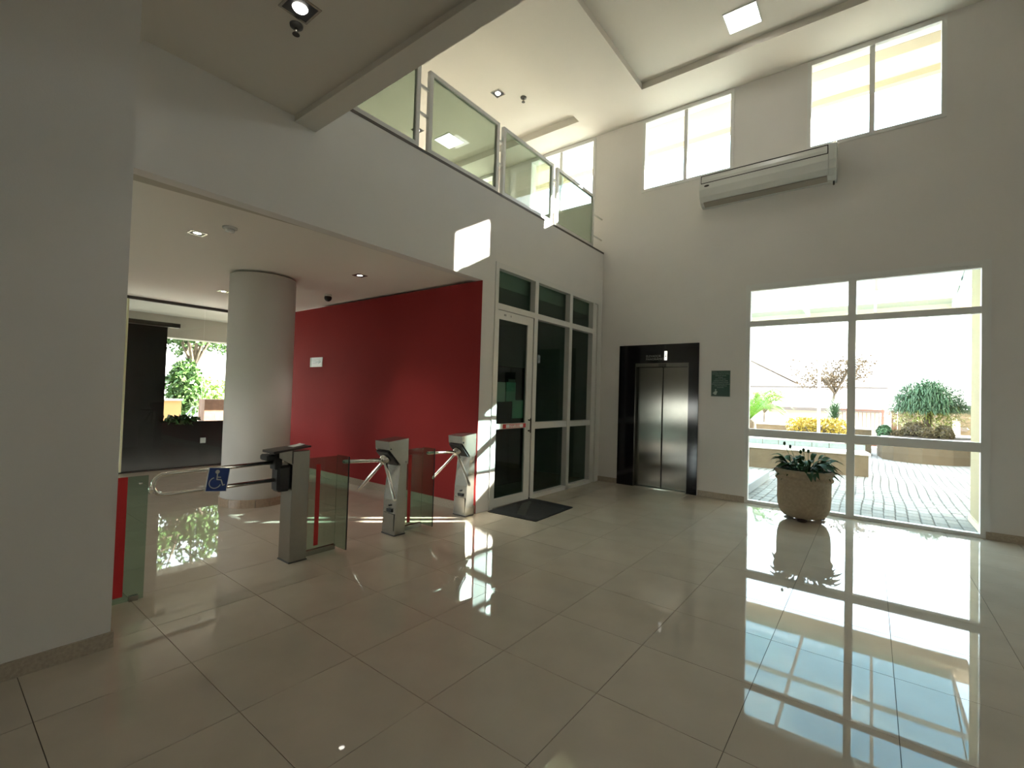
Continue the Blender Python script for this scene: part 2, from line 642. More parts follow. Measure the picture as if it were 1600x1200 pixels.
# low ceiling over the camera
m = MB()
m.box(FX, 4.5, -4.0, 0.84, 3.715, 4.0)
m.box(FX, 4.5, 0.84, 1.885, 3.765, 4.0)
m.prism([(FX, 1.885), (4.5, 1.885), (4.5, 1.96), (FX, 2.075)], 2, 3.715, 4.0)
struct('ceiling_low', m, M['ceil'])
# upper ceiling with two recessed trays
Z1 = 6.30
m = MB()
m.box(HALLX, 4.5, 6.98, WY, Z1, 6.7)
m.box(-4.09, -2.875, -4.0, 6.98, Z1, 6.7)
m.box(-2.875, 4.5, 6.80, 6.98, Z1, 6.7)
m.box(HALLX, -4.09, -4.0, 6.98, Z1 + 0.13, 6.7)
m.box(-2.875, 4.5, -4.0, 6.80, Z1 + 0.10, 6.7)
struct('ceiling', m, M['ceil'])
struct('wall_back', grid_wall(1, -4.2, -4.0, HALLX, 4.7, -0.1, 6.7, [(-8.8, -5.0, 0, 1.45)]), M['wall'])
wb = thing('window_7', None, None, (-6.9, -4.1, 0), kind='structure')
m = MB().box(-8.8, -5.0, -4.13, -4.07, 1.40, 1.45).box(-8.8, -5.0, -4.13, -4.07, 0, 0.05)
for xx in (-8.8, -6.93, -5.06):
    m.box(xx, xx + .06, -4.13, -4.07, 0.05, 1.40)
obj('window_frame', m, M['aluw'], wb)
for xx in (-8.74, -6.87):
    obj('pane', MB().box(xx, xx + 1.81, -4.102, -4.098, 0.05, 1.40), M['gl_clear'], wb)
hq = thing('garden_hedge', 'dark green garden hedge outside the rear hall window', 'hedge', (-7.5, -6.6, 0))
rg0 = random.Random(2)
hm = MB()
for _ in range(5000):
    q = Vector((rg0.uniform(-16, 1), -6.6 + rg0.uniform(-.25, .25), rg0.uniform(0, .62)))
    d = Vector((rg0.uniform(-1, 1), rg0.uniform(-1, 1), rg0.uniform(-1, 1))).normalized() * .08
    e_ = d.cross(Vector((0, 1, .3))).normalized() * .05
    hm.quad(q - d, q + e_, q + d, q - e_)
hf = obj('foliage', hm, M['tree1'], hq)
hf['kind'] = 'stuff'
obj('branches', MB().box(-15.8, .8, -6.7, -6.5, -.06, .5), M['bark'], hq)
struct('ground', MB().box(HALLX - 0.2, 4.7, -40, -4.21, -0.30, -0.06), M['lawn'])
struct('wall_front', MB().box(4.5, 4.7, -4.0, WY, -0.1, 6.7), M['wall'])
struct('wall_sun_block', MB().box(4.7, 18, WY, WY + 0.22, -0.3, 9.5), M['creamw'])  # added wall, out of view, put up to keep sun off the east side
struct('ground', MB().box(4.7, 60, -40, WY + 0.22, -0.30, -0.06), M['ground'])
struct('wall_mezzanine', MB().box(HALLX - 0.2, HALLX, -4.0, WY, 2.915, 6.7), M['wall'])
struct('wall_store', MB().box(-7.6, -7.5, 4.42, WY, 0, 2.913), M['wall'])
# baseboards
struct('baseboard_right', MB().box(FX, -3.49, WY - 0.015, WY, 0, 0.085).box(-2.13, -1.465, WY - 0.015, WY, 0, 0.085).box(1.05, 4.5, WY - 0.015, WY, 0, 0.085), M['granite'])
struct('baseboard_hall', MB().box(HALLX, FX - 0.01, 4.30, 4.32, 0, 0.10), M['granite'])

# round column in the hall
colx, coly, colr = -6.324, 2.786, 0.388
cl = struct('pillar', MB().lathe([(colr, 0.0), (colr, 2.90)], (colx, coly, 0), 64), M['wall'])
ns = 16
for k in range(ns):
    a0, a1 = 2 * math.pi * k / ns + 0.006, 2 * math.pi * (k + 1) / ns - 0.006
    poly = [(colx + (colr + 0.015) * math.cos(a0 + (a1 - a0) * t / 4), coly + (colr + 0.015) * math.sin(a0 + (a1 - a0) * t / 4)) for t in range(5)]
    poly += [(colx + (colr - 0.005) * math.cos(a1 - (a1 - a0) * t / 4), coly + (colr - 0.005) * math.sin(a1 - (a1 - a0) * t / 4)) for t in range(5)]
    obj('base_tile', MB().prism(poly, 2, 0.0, 0.10), M['colbase'], cl)

# ------------------------------------------------------------------ windows
wi = thing('window_1', None, None, (-0.2, WY, 0), kind='structure')
y0, y1 = WY + 0.0, WY + 0.075
m = MB()
m.box(-1.46, -1.425, y0 - 0.006, y1, 0, 3.165)
m.box(1.005, 1.085, y0 - 0.012, y1, 0, 3.215)
m.box(-1.425, 1.005, y0 - 0.006, y1, 3.125, 3.165)
m.box(-1.425, 1.005, y0 - 0.006, y1, 0.0, 0.045)
obj('window_frame', m, M['aluw'], wi)
obj('window_casing', MB().box(-1.475, 1.005, y0 - 0.012, y0, 3.165, 3.215).box(-1.485, -1.46, y0 - 0.012, y0, 0, 3.215), M['aluw'], wi)
obj('mullion', MB().box(-0.252, -0.165, y0 - 0.004, y1, 0.045, 3.125), M['aluw'], wi)
obj('transom', MB().box(-1.425, -0.252, y0, y1, 2.595, 2.675).box(-0.165, 1.005, y0, y1, 2.595, 2.675), M['aluw'], wi)
obj('transom', MB().box(-1.425, -0.252, y0, y1, 0.98, 1.09).box(-0.165, 1.005, y0, y1, 0.98, 1.09), M['aluw'], wi)
for (a, b) in ((-1.425, -0.252), (-0.165, 1.005)):
    for (c, d) in ((0.045, 0.98), (1.09, 2.595), (2.675, 3.125)):
        obj('pane', MB().box(a, b, WY + 0.045, WY + 0.049, c, d), M['gl_clear'], wi)
for k, (a, b) in enumerate(UPW):
    wi = thing('window_%d' % (k + 2), None, None, ((a + b) / 2, WY, UZ[0]), kind='structure')
    m = MB()
    yy0, yy1 = WY - 0.012, WY + 0.07
    m.box(a - 0.01, a + 0.04, yy0, yy1, UZ[0] - 0.02, UZ[1] + 0.03).box(b - 0.04, b + 0.01, yy0, yy1, UZ[0] - 0.02, UZ[1] + 0.03)
    m.box(a + 0.04, b - 0.04, yy0, yy1, UZ[0] - 0.02, UZ[0] + 0.03).box(a + 0.04, b - 0.04, yy0, yy1, UZ[1] - 0.03, UZ[1] + 0.03)
    obj('window_frame', m, M['aluw'], wi)
    c = (a + b) / 2
    obj('mullion', MB().box(c - 0.028, c + 0.028, WY + 0.0, WY + 0.06, UZ[0] + 0.03, UZ[1] - 0.03), M['aluw'], wi)
    for (p, q) in ((a + 0.04, c - 0.028), (c + 0.028, b - 0.04)):
        obj('pane', MB().box(p, q, WY + 0.04, WY + 0.044, UZ[0] + 0.03, UZ[1] - 0.03), M['gl_clear'], wi)

# hall glass wall on the far left side
hw = thing('window_6', None, None, (HALLX, 1.5, 0), kind='structure')
ys = [-4.0, -1.0, 0.6, 2.13, 3.26, 4.32]
for a, b in zip(ys[:-1], ys[1:]):
    obj('pane', MB().box(HALLX - 0.012, HALLX, a + 0.004, b - 0.004, 0.02, 2.88), M['gl_hall'], hw)
obj('glass_edge', MB().box(HALLX - 0.012, HALLX + 0.02, 2.125, 2.15, 0.02, 2.88), mat('glass_edge_seal', (0.80, 0.80, 0.55), 0.3), hw)
obj('top_channel', MB().box(HALLX - 0.03, HALLX + 0.02, -4.0, 4.32, 2.88, 2.93), M['dark'], hw)
obj('bottom_channel', MB().box(HALLX - 0.03, HALLX + 0.02, -4.0, 4.32, 0.0, 0.02), M['dark'], hw)

# ------------------------------------------------------------------ glazed door front under the mezzanine
dr = thing('door_1', None, None, (FX, 6.0, 0), kind='structure')
xf, xb = FX + 0.012, FX - 0.10
xg = FX - 0.075
m = MB()
m.box(xb, xf, 4.56, 4.625, 0, 3.20)
m.box(xb, xf, 7.40, 7.495, 0, 3.20)
m.box(xb, xf, 4.625, 7.40, 3.125, 3.20)
m.box(xb, xf, 5.535, 7.21, 0, 0.06)
obj('door_frame', m, M['alu'], dr)
m = MB()
for a, b in ((5.45, 5.535), (6.43, 6.515), (7.21, 7.27)):
    m2 = MB().box(xb, xf, a, b, 0, 3.125)
    obj('mullion', m2, M['alu'], dr)
obj('side_fillet', MB().box(xb, xf - 0.03, 7.27, 7.40, 0, 3.125), M['alu'], dr)
obj('transom', MB().box(xb, xf, 4.625, 5.45, 2.59, 2.67).box(xb, xf, 5.535, 6.43, 2.59, 2.67).box(xb, xf, 6.515, 7.21, 2.59, 2.67), M['alu'], dr)
obj('middle_rail', MB().box(xb, xf - 0.01, 5.535, 6.43, 1.0, 1.095), M['alu'], dr)
obj('middle_rail', MB().box(xb, xf - 0.01, 6.515, 7.21, 1.0, 1.085), M['alu'], dr)
for a, b in ((4.625, 5.45), (5.535, 6.43), (6.515, 7.21)):
    obj('pane', MB().box(xg - 0.006, xg, a, b, 2.67, 3.125), M['gl_door'], dr)
for a, b in ((5.535, 6.43), (6.515, 7.21)):
    obj('pane', MB().box(xg - 0.006, xg, a, b, 0.06, 1.0), M['gl_door'], dr)
    obj('pane', MB().box(xg - 0.006, xg, a, b, 1.095, 2.59), M['gl_door'], dr)
lf = MB()
lx0, lx1 = FX - 0.03, FX + 0.004
lf.box(lx0, lx1, 4.632, 4.66, 0.012, 2.585).box(lx0, lx1, 5.30, 5.43, 0.012, 2.585)
lf.box(lx0, lx1, 4.66, 5.30, 2.47, 2.585).box(lx0, lx1, 4.66, 5.30, 0.012, 0.125).box(lx0, lx1, 4.66, 5.30, 1.025, 1.095)
leaf = obj('door_leaf', lf, M['alu'], dr)
obj('pane', MB().box(FX - 0.02, FX - 0.014, 4.66, 5.30, 0.125, 1.025), M['gl_door'], leaf)
obj('pane', MB().box(FX - 0.02, FX - 0.014, 4.66, 5.30, 1.095, 2.47), M['gl_door'], leaf)
obj('door_handle', MB().box(lx1 + 0.03, lx1 + 0.05, 5.365, 5.39, 0.95, 1.16, bev=0.008).box(lx1, lx1 + 0.03, 5.37, 5.385, 0.97, 0.99).box(lx1, lx1 + 0.03, 5.37, 5.385, 1.12, 1.14), M['dark'], leaf)
obj('hinge_stop', MB().box(lx1, lx1 + 0.012, 5.43, 5.45, 0.0, 0.03), M['black'], leaf)
for k, (a, b) in enumerate(((4.76, 4.775), (4.785, 4.80), (4.90, 4.912))):
    obj('closer_screw', MB().box(lx1, lx1 + 0.004, a, b, 2.52, 2.545), M['engrave'], leaf)
sg = obj('push_label', MB().box(lx1, lx1 + 0.003, 4.80, 5.31, 1.03, 1.088), M['sred'], leaf, label='red push label on the door rail')
sgi = obj('push_label_band', MB().box(lx1 + 0.003, lx1 + 0.004, 4.865, 5.245, 1.037, 1.081), M['signw'], leaf)
text('push_lettering', 'EMPURRE', 0.056, M['sred'], leaf, (lx1 + 0.0045, 5.055, 1.058), (0, 1, 0), (0, 0, 1))
for (a, b, c, d, mm_) in ((4.665, 4.865, 1.385, 1.645, 'paper'), (4.885, 5.09, 1.39, 1.65, 'teal'), (5.03, 5.27, 1.16, 1.41, 'teal')):
    obj('notice', MB().box(FX - 0.027, FX - 0.0215, a, b, c, d), M[mm_], leaf)
# things in the dim room behind the door: cabinet and counter
cb = thing('storage_cabinet', 'tall dark cabinet behind the glazed green door', 'cabinet', (-5.0, 6.0, 0))
obj('body', MB().box(-5.3, -4.75, 5.62, 6.55, 0, 1.95, bev=0.01), M['darkwall'], cb)
obj('door', MB().box(-4.75, -4.735, 5.64, 6.08, 0.05, 1.92), M['darkwall'], cb)
obj('door', MB().box(-4.75, -4.735, 6.09, 6.53, 0.05, 1.92), M['darkwall'], cb)
obj('plate', MB().box(-4.735, -4.73, 6.02, 6.2, 1.62, 1.74), M['engrave'], cb)

# ------------------------------------------------------------------ mezzanine glass railing
rl = thing('glass_railing', 'white framed green glass railing along the mezzanine edge', 'railing', (FX - 0.04, 4.8, 4.085))
bays = [(2.12, 3.25), (3.38, 4.595), (4.68, 5.905), (6.01, 7.23)]
fx0, fx1 = FX - 0.075, FX - 0.03
zb, zt = 4.12, 5.035
for (a, b) in bays:
    m = MB()
    m.box(fx0, fx1, a, a + 0.05, 4.085, zt).box(fx0, fx1, b - 0.05, b, 4.085, zt)
    m.box(fx0, fx1, a + 0.05, b - 0.05, zt - 0.045, zt).box(fx0, fx1, a + 0.05, b - 0.05, zb, zb + 0.045)
    fr = obj('panel_frame', m, M['alu'], rl)
    obj('pane', MB().box((fx0 + fx1) / 2 - 0.004, (fx0 + fx1) / 2 + 0.004, a + 0.05, b - 0.05, zb + 0.045, zt - 0.045), M['gl_green'], fr)
    for yy in (a + (b - a) * 0.27, a + (b - a) * 0.77):
        obj('foot', MB().box(fx0, fx1, yy - 0.02, yy + 0.02, 4.085, zb), M['alu'], fr)
for (a, b) in zip(bays[:-1], bays[1:]):
    for zz in (4.50, 4.80):
        obj('link_bar', MB().box(fx0 + 0.01, fx1 - 0.01, a[1], b[0], zz, zz + 0.025), M['alu'], rl)
for zz in (4.32, 4.70):
    obj('wall_bolt', MB().box(fx0 + 0.012, fx1 - 0.012, 7.23, WY, zz, zz + 0.02), M['alu'], rl)

# ------------------------------------------------------------------ elevator
el = thing('elevator_entrance', 'steel elevator doors in a black stone surround', 'elevator', (-2.8, WY, 0))
obj('surround', MB().box(-3.485, -3.19, WY - 0.02, WY + 0.01, 0, 2.39).box(-2.30, -2.145, WY - 0.02, WY + 0.01, 0, 2.39).box(-3.19, -2.30, WY - 0.02, WY + 0.01, 2.08, 2.39), M['blackstone'], el)
jy0, jy1 = WY - 0.018, WY + 0.13
obj('jamb', MB().box(-3.20, -3.175, jy0, jy1, 0, 2.08), M['steel_d'], el)
obj('jamb', MB().box(-2.315, -2.29, jy0, jy1, 0, 2.08), M['steel_d'], el)
obj('lintel', MB().box(-3.175, -2.315, jy0, jy1, 2.02, 2.08), M['steel_d'], el)
obj('header_plate', MB().box(-2.79, -2.66, jy0 - 0.004, jy0, 2.02, 2.07), M['dark'], el)
for a, b in ((-3.175, -2.752), (-2.738, -2.315)):
    obj('door_panel', MB().box(a, b, jy1 - 0.05, jy1 - 0.015, 0.012, 2.02, bev=0.006), M['steel_d'], el)
obj('sill', MB().box(-3.175, -2.315, WY, jy1, 0.0, 0.010), M['chrome'], el)
obj('shaft_back', MB().box(-3.2, -2.29, jy1 + 0.0, jy1 + 0.02, 0, 2.09), M['black'], el)
obj('floor_indicator', MB().box(-2.693, -2.648, WY - 0.026, WY - 0.02, 2.125, 2.275), mat('indicator_light', (0.8, 0.8, 0.75), 0.4, emit=(1, 0.97, 0.88), estr=0.55), el)
obj('indicator_arrow', MB().prism([(-2.671, 2.165), (-2.658, 2.195), (-2.666, 2.195), (-2.666, 2.235), (-2.676, 2.235), (-2.676, 2.195), (-2.684, 2.195)], 1, WY - 0.0275, WY - 0.026), M['engrave'], el)
text('lettering', 'ELEVADOR', 0.052, M['engrave'], el, (-3.005, WY - 0.021, 2.195), (1, 0, 0), (0, 0, 1), 'LEFT')
text('lettering', 'PANORÂMICO', 0.052, M['engrave'], el, (-3.005, WY - 0.021, 2.145), (1, 0, 0), (0, 0, 1), 'LEFT')

# green notice plate
gs = thing('notice_plate', 'dark green notice plate on the wall between elevator and tall window', 'sign', (-1.82, WY, 1.75))
obj('plate', MB().box(-1.955, -1.69, WY - 0.006, WY, 1.555, 1.945), M['green'], gs)
obj('edge', MB().box(-1.962, -1.955, WY - 0.007, WY, 1.548, 1.952).box(-1.69, -1.683, WY - 0.007, WY, 1.548, 1.952).box(-1.955, -1.69, WY - 0.007, WY, 1.548, 1.555).box(-1.955, -1.69, WY - 0.007, WY, 1.945, 1.952), mat('plate_edge', (0.45, 0.47, 0.42), 0.4), gs)
lines = ['É VEDADA, SOB PENA DE MULTA,', 'QUALQUER FORMA DE DISCRIMI-', 'NAÇÃO EM VIRTUDE', 'DE RAÇA,', 'SEXO, COR, ORIGEM,', 'CONDIÇÃO SOCIAL, IDADE,', 'PORTE OU PRESENÇA DE DEFI-', 'CIÊNCIA E DOENÇA NÃO CONTA-', 'GIOSA NO ACESSO AOS', 'ELEVADORES.']
for k, l in enumerate(lines):
    text('lettering', l, 0.0165, M['greytext'], gs, (-1.8225, WY - 0.0065, 1.922 - k * 0.026), (1, 0, 0), (0, 0, 1))
obj('emblem', MB().ball((-1.892, WY - 0.006, 1.652), 0.012, 0.002, 0.012, 10, 6).prism([(-1.935, 1.60), (-1.895, 1.638), (-1.865, 1.63), (-1.875, 1.60), (-1.885, 1.575), (-1.905, 1.578)], 1, WY - 0.0075, WY - 0.006), M['greytext'], gs)

# ------------------------------------------------------------------ air conditioner
ac = thing('air_conditioner', 'long white split air conditioner below the upper windows', 'air conditioner', (-1.27, WY, 4.5))
ax0, ax1 = -2.135, -0.395
prof = [(WY - .003, 4.50), (WY - .003, 4.965), (7.40, 4.965), (7.352, 4.94), (7.335, 4.86), (7.335, 4.72), (7.36, 4.62), (7.41, 4.545), (7.47, 4.51)]
obj('body', MB().prism([(p[0] + (0.006 if p[0] < WY else 0), p[1] - (0.006 if p[1] > 4.9 else 0)) for p in prof], 0, ax0, ax1), M['plastic'], ac)
obj('grille_flap', MB().prism([(7.352, 4.938), (7.345, 4.938), (7.326, 4.862), (7.326, 4.818), (7.338, 4.818), (7.338, 4.862)], 0, ax0 + 0.035, ax1 - 0.09), M['plastic'], ac)
obj('front_panel', MB().prism([(7.338, 4.806), (7.324, 4.806), (7.324, 4.72), (7.350, 4.615), (7.392, 4.552), (7.40, 4.56), (7.362, 4.62), (7.338, 4.72)], 0, ax0 + 0.03, ax1 - 0.085), M['plastic'], ac)
obj('shadow_gap', MB().box(ax0 + 0.03, ax1 - 0.085, 7.322, 7.337, 4.807, 4.817).box(ax0 + 0.03, ax1 - 0.085, 7.336, 7.345, 4.926, 4.936).box(ax0 + 0.03, ax0 + 0.037, 7.323, 7.345, 4.815, 4.93).box(ax1 - 0.095, ax1 - 0.085, 7.323, 7.345, 4.815, 4.93), M['black'], ac)
obj('side_cap', MB().prism([(WY - .003, 4.485), (WY - .003, 4.97), (7.37, 4.97), (7.325, 4.94), (7.318, 4.72), (7.345, 4.61), (7.40, 4.53), (7.46, 4.495)], 0, ax1 - 0.075, ax1 + 0.004), M['plastic'], ac)
obj('louvre', MB().prism([(7.405, 4.548), (7.40, 4.54), (7.50, 4.497), (7.505, 4.506)], 0, ax0 + 0.05, ax1 - 0.1), M['plastic_d'], ac)
obj('badge', MB().ball((ax0 + 0.115, 7.323, 4.765), 0.038, 0.004, 0.016, 20, 8), M['dark'], ac)
obj('drain_pipe', MB().tube([(ax1 - 0.03, 7.50, 4.50), (ax1 - 0.03, 7.50, 4.44)], 0.011, 8), M['dark'], ac)

# ------------------------------------------------------------------ ceiling lamps and small ceiling devices
def downlight(x, y, z, label, group, lit=True, size=0.075, watt=13.0):
    t = thing('recessed_spotlight', label, 'lamp', (x, y, z), group)
    s, w_ = size, 0.014
    m = MB()
    m.box(x - s - w_, x - s, y - s - w_, y + s + w_, z - 0.006, z + 0.001).box(x + s, x + s + w_, y - s - w_, y + s + w_, z - 0.006, z + 0.001)
    m.box(x - s, x + s, y - s - w_, y - s, z - 0.006, z + 0.001).box(x - s, x + s, y + s, y + s + w_, z - 0.006, z + 0.001)
    obj('frame', m, M['steel'], t)
    obj('recess_plate', MB().box(x - s, x + s, y - s, y + s, z - 0.003, z + 0.001), M['black'], t)
    if lit:
        ld = bpy.data.lights.new('spot_light', 'SPOT')
        ld.energy = watt
        ld.spot_size = R(85)
        ld.spot_blend = 0.6
        ld.shadow_soft_size = 0.04
        ld.color = (1.0, 0.93, 0.82)
        lo = bpy.data.objects.new('spot_light', ld)
        COL.objects.link(lo)
        lo.parent = t
        lo.location = (0, 0, -0.035)
    k_ = size / 0.075
    obj('bulb', MB().lathe([(0.01, -0.018 * k_ ** 4), (0.036 * k_, -0.014 * k_ ** 4), (0.044 * k_, -0.003)], (x, y, z), 20), M['spot'] if lit else M['plastic'], t)
    return t


downlight(-2.735, 1.345, 3.765, 'square recessed spotlight glowing in the low ceiling above the lobby', 'recessed spotlights', watt=4.0)
G1 = 'recessed spotlights'
downlight(-5.09, 1.614, 2.93, 'recessed spotlight in the hall ceiling, beside the smoke detector', G1, size=0.055)
downlight(-5.12, 3.413, 2.93, 'recessed spotlight in the hall ceiling near the red wall', G1, size=0.055)
downlight(-7.85, 2.87, 2.93, 'recessed spotlight in the hall ceiling behind the round column', G1, size=0.055)
downlight(-4.90, 5.72, 6.43, 'recessed spotlight in the mezzanine ceiling above the railing', G1)
downlight(-6.83, 5.67, 6.43, 'recessed spotlight in the mezzanine ceiling seen through the first railing pane', G1)


def panel_lamp(x, y, z, s, label):
    t = thing('ceiling_panel_lamp', label, 'lamp', (x, y, z), 'square panel lamps')
    m = MB()
    w_ = 0.012
    m.box(x - s - w_, x - s, y - s - w_, y + s + w_, z - 0.012, z + 0.001).box(x + s, x + s + w_, y - s - w_, y + s + w_, z - 0.012, z + 0.001)
    m.box(x - s, x + s, y - s - w_, y - s, z - 0.012, z + 0.001).box(x - s, x + s, y + s, y + s + w_, z - 0.012, z + 0.001)
    obj('frame', m, M['plastic'], t)
    obj('diffuser', MB().box(x - s, x + s, y - s, y + s, z - 0.010, z + 0.001), M['lamp'], t)


panel_lamp(-1.35, 6.34, 6.40, 0.185, 'glowing square panel lamp in the recessed ceiling near the upper windows')
panel_lamp(-6.60, 6.28, 6.43, 0.20, 'glowing square panel lamp in the mezzanine ceiling behind the railing')


def sprinkler(x, y, z, label, s=1.0):
    t = thing('sprinkler', label, 'sprinkler', (x, y, z), 'ceiling sprinklers')
    obj('escutcheon', MB().lathe([(0.04 * s, 0), (0.038 * s, -0.012 * s), (0.014 * s, -0.022 * s)], (x, y, z), 16), M['dark'], t)
    obj('stem', MB().lathe([(0.012 * s, -0.02 * s), (0.012 * s, -0.055 * s)], (x, y, z), 10), M['steel'], t)
    obj('deflector', MB().lathe([(0.006 * s, -0.054 * s), (0.022 * s, -0.058 * s), (0.022 * s, -0.062 * s)], (x, y, z), 12), M['dark'], t)


sprinkler(-2.885, 1.40, 3.765, 'dark sprinkler head beside the spotlight in the low ceiling')
sprinkler(-4.62, 6.05, 6.43, 'small sprinkler head in the mezzanine ceiling beside its spotlight', 1.3)
sd = thing('smoke_detector', 'white round smoke detector on the hall ceiling', 'detector', (-4.65, 1.73, 2.93))
obj('base', MB().lathe([(0.06, 0), (0.06, -0.012), (0.045, -0.018)], (-4.65, 1.73, 2.93), 24), M['plastic'], sd)
obj('sensor', MB().lathe([(0.042, -0.018), (0.038, -0.04), (0.015, -0.045)], (-4.65, 1.73, 2.93), 24), M['plastic'], sd)
cd = thing('security_camera', 'black dome camera on the hall ceiling before the red wall', 'camera', (-6.60, 3.86, 2.93))
obj('base', MB().lathe([(0.05, 0), (0.05, -0.03)], (-6.60, 3.86, 2.93), 20), M['plastic'], cd)
obj('dome', MB().ball((-6.60, 3.86, 2.88), 0.055, 0.055, 0.055, 18, 10), M['black'], cd)

# exit sign on the red wall
xs = thing('arrow_sign', 'small white sign with an arrow on the dark red wall', 'sign', (-7.63, 4.32, 1.95))
obj('plate', MB().box(-7.80, -7.46, 4.302, 4.32, 1.865, 2.03), M['signw'], xs)
obj('plate_end', MB().box(-7.86, -7.80, 4.304, 4.32, 1.865, 2.03), M['greytext'], xs)
obj('arrow', MB().prism([(-7.76, 1.935), (-7.58, 1.935), (-7.58, 1.915), (-7.50, 1.95), (-7.58, 1.985), (-7.58, 1.965), (-7.76, 1.965)], 1, 4.300, 4.302), M['green'], xs)

# ------------------------------------------------------------------ turnstiles
def barrier_glass(t, x, y0, y1, ret=0.19):
    g1 = obj('glass_panel', MB().box(x - 0.005, x + 0.005, y0, y1, 0.045, 0.862), M['gl_turn'], t)
    obj('stripe', MB().box(x + 0.0055, x + 0.0065, y0 + 0.10, y0 + 0.142, 0.075, 0.80), M['sred'], g1, label='red tape stripe on the glass')
    obj('glass_return', MB().box(x + 0.006, x + ret, y1 - 0.005, y1 + 0.005, 0.03, 0.872), M['gl_turn'], t)
    obj('edge_seal', MB().box(x + ret, x + ret + 0.003, y1 - 0.006, y1 + 0.006, 0.03, 0.872), M['black'], t)
    obj('floor_channel', MB().box(x - 0.016, x + 0.016, y0, y1, 0.0, 0.045), M['steel'], t)


def turnstile(y, label):
    t = thing('turnstile', label, 'turnstile', (-3.93, y + 0.07, 0), 'tripod turnstiles')
    x0, x1 = -4.035, -3.832
    obj('post', MB().prism([(y, 0.0), (y + 0.135, 0.0), (y + 0.135, 0.74), (y + 0.05, 0.74), (y + 0.012, 0.36)], 0, x0, x1), M['steel'], t)
    obj('plinth', MB().box(x0 - 0.004, x1 + 0.004, y - 0.004, y + 0.139, 0.0, 0.012), M['dark'], t)
    obj('head', MB().prism([(y - 0.112, 0.97), (y + 0.14, 0.995), (y + 0.14, 0.725), (y + 0.04, 0.73), (y - 0.105, 0.885)], 0, -4.048, -3.822), M['steel'], t)
    obj('mechanism_plate', MB().prism([(y - 0.098, 0.872), (y + 0.035, 0.728), (y + 0.022, 0.716), (y - 0.112, 0.860)], 0, -4.035, -3.835), M['black'], t)
    obj('slot', MB().box(-3.965, -3.885, y - 0.006, y + 0.006, 0.235, 0.27), M['black'], t)
    obj('lock', MB().box(-3.935, -3.915, y - 0.004, y + 0.008, 0.295, 0.312), M['black'], t)
    obj('service_panel', MB().box(-4.02, -3.85, y - 0.003, y + 0.004, 0.05, 0.22), M['steel'], t)
    for (yy, zz) in ((y - 0.085, 0.895), (y + 0.115, 0.75)):
        obj('screw', MB().box(-3.822, -3.820, yy - 0.006, yy + 0.006, zz - 0.006, zz + 0.006), M['black'], t)
    c = Vector((-3.935, y - 0.075, 0.775))
    ax = Vector((0, -0.70, -0.714))
    hub = obj('hub', MB().tube([c - ax * 0.055, c - ax * 0.01, c + ax * 0.03, c + ax * 0.045], [0.058, 0.055, 0.045, 0.02], 18), M['chrome'], t)
    d1 = Vector((0.0, -1.0, 0.055)).normalized()
    perp = ax.cross(d1).normalized()
    for k, d in enumerate((d1, Matrix.Rotation(R(120), 3, ax) @ d1, Matrix.Rotation(R(240), 3, ax) @ d1)):
        p0 = c + d * 0.03
        obj('arm', MB().tube([p0, p0 + d * 0.02, p0 + d * 0.43, p0 + d * 0.445], [0.013, 0.0185, 0.0185, 0.012], 14), M['chrome'], t)
    return t


ts2 = turnstile(3.067, 'steel tripod turnstile in the middle with a red striped glass panel')
barrier_glass(ts2, -3.935, 3.205, 3.505)
turnstile(4.118, 'steel tripod turnstile against the white door jamb, sunlit on top')

# accessible swing gate
g = thing('accessible_gate', 'steel gate post with a swing arm carrying the blue wheelchair sign', 'gate', (-3.96, 2.07, 0))
obj('post', MB().box(-4.053, -3.865, 2.0, 2.152, 0.0, 0.945, bev=0.004), M['steel'], g)
obj('plinth', MB().box(-4.057, -3.861, 1.996, 2.156, 0.0, 0.010), M['dark'], g)
obj('head_wedge', MB().prism([(1.885, 0.945), (2.0, 0.955), (2.0, 0.83), (1.985, 0.84), (1.885, 0.90)], 0, -4.04, -3.866), M['steel'], g)
obj('joint_line', MB().box(-3.8655, -3.8635, 1.996, 2.001, 0.84, 0.955), M['black'], g)
obj('cover', MB().prism([(1.835, 0.935), (2.155, 0.972), (2.155, 0.985), (1.835, 0.955)], 0, -4.06, -3.858), mat('dark_cover', (0.035, 0.025, 0.022), 0.35), g)
mech = obj('pivot_housing', MB().box(-4.0, -3.875, 1.885, 2.0, 0.61, 0.83, bev=0.02), M['black'], g)
obj('bracket', MB().box(-3.985, -3.89, 1.865, 1.925, 0.80, 0.94, bev=0.006), M['black'], mech)
obj('nose', MB().box(-4.03, -3.89, 1.80, 1.87, 0.875, 0.925, bev=0.012), M['black'], mech)
rx = -3.945
zt_, zl_ = 0.852, 0.705
pts = [(rx, 1.90, zt_ + 0.004), (rx, 1.16, zt_ - 0.006)]
n = 10
zc, rr = (zt_ + zl_) / 2 - 0.004, (zt_ - zl_) / 2
for k in range(1, n):
    a = math.pi / 2 + math.pi * k / n
    pts.append((rx, 1.13 + rr * math.cos(a), zc + rr * math.sin(a)))
pts += [(rx, 1.16, zl_ - 0.006), (rx, 1.90, zl_ + 0.004)]
obj('swing_arm', MB().tube(pts, 0.0165, 12), M['chrome'], g)
obj('bumper', MB().ball((rx, 1.045, 0.745), 0.018, 0.018, 0.03, 12, 8), M['chrome'], g)
barrier_glass(g, -3.945, 2.156, 2.465)
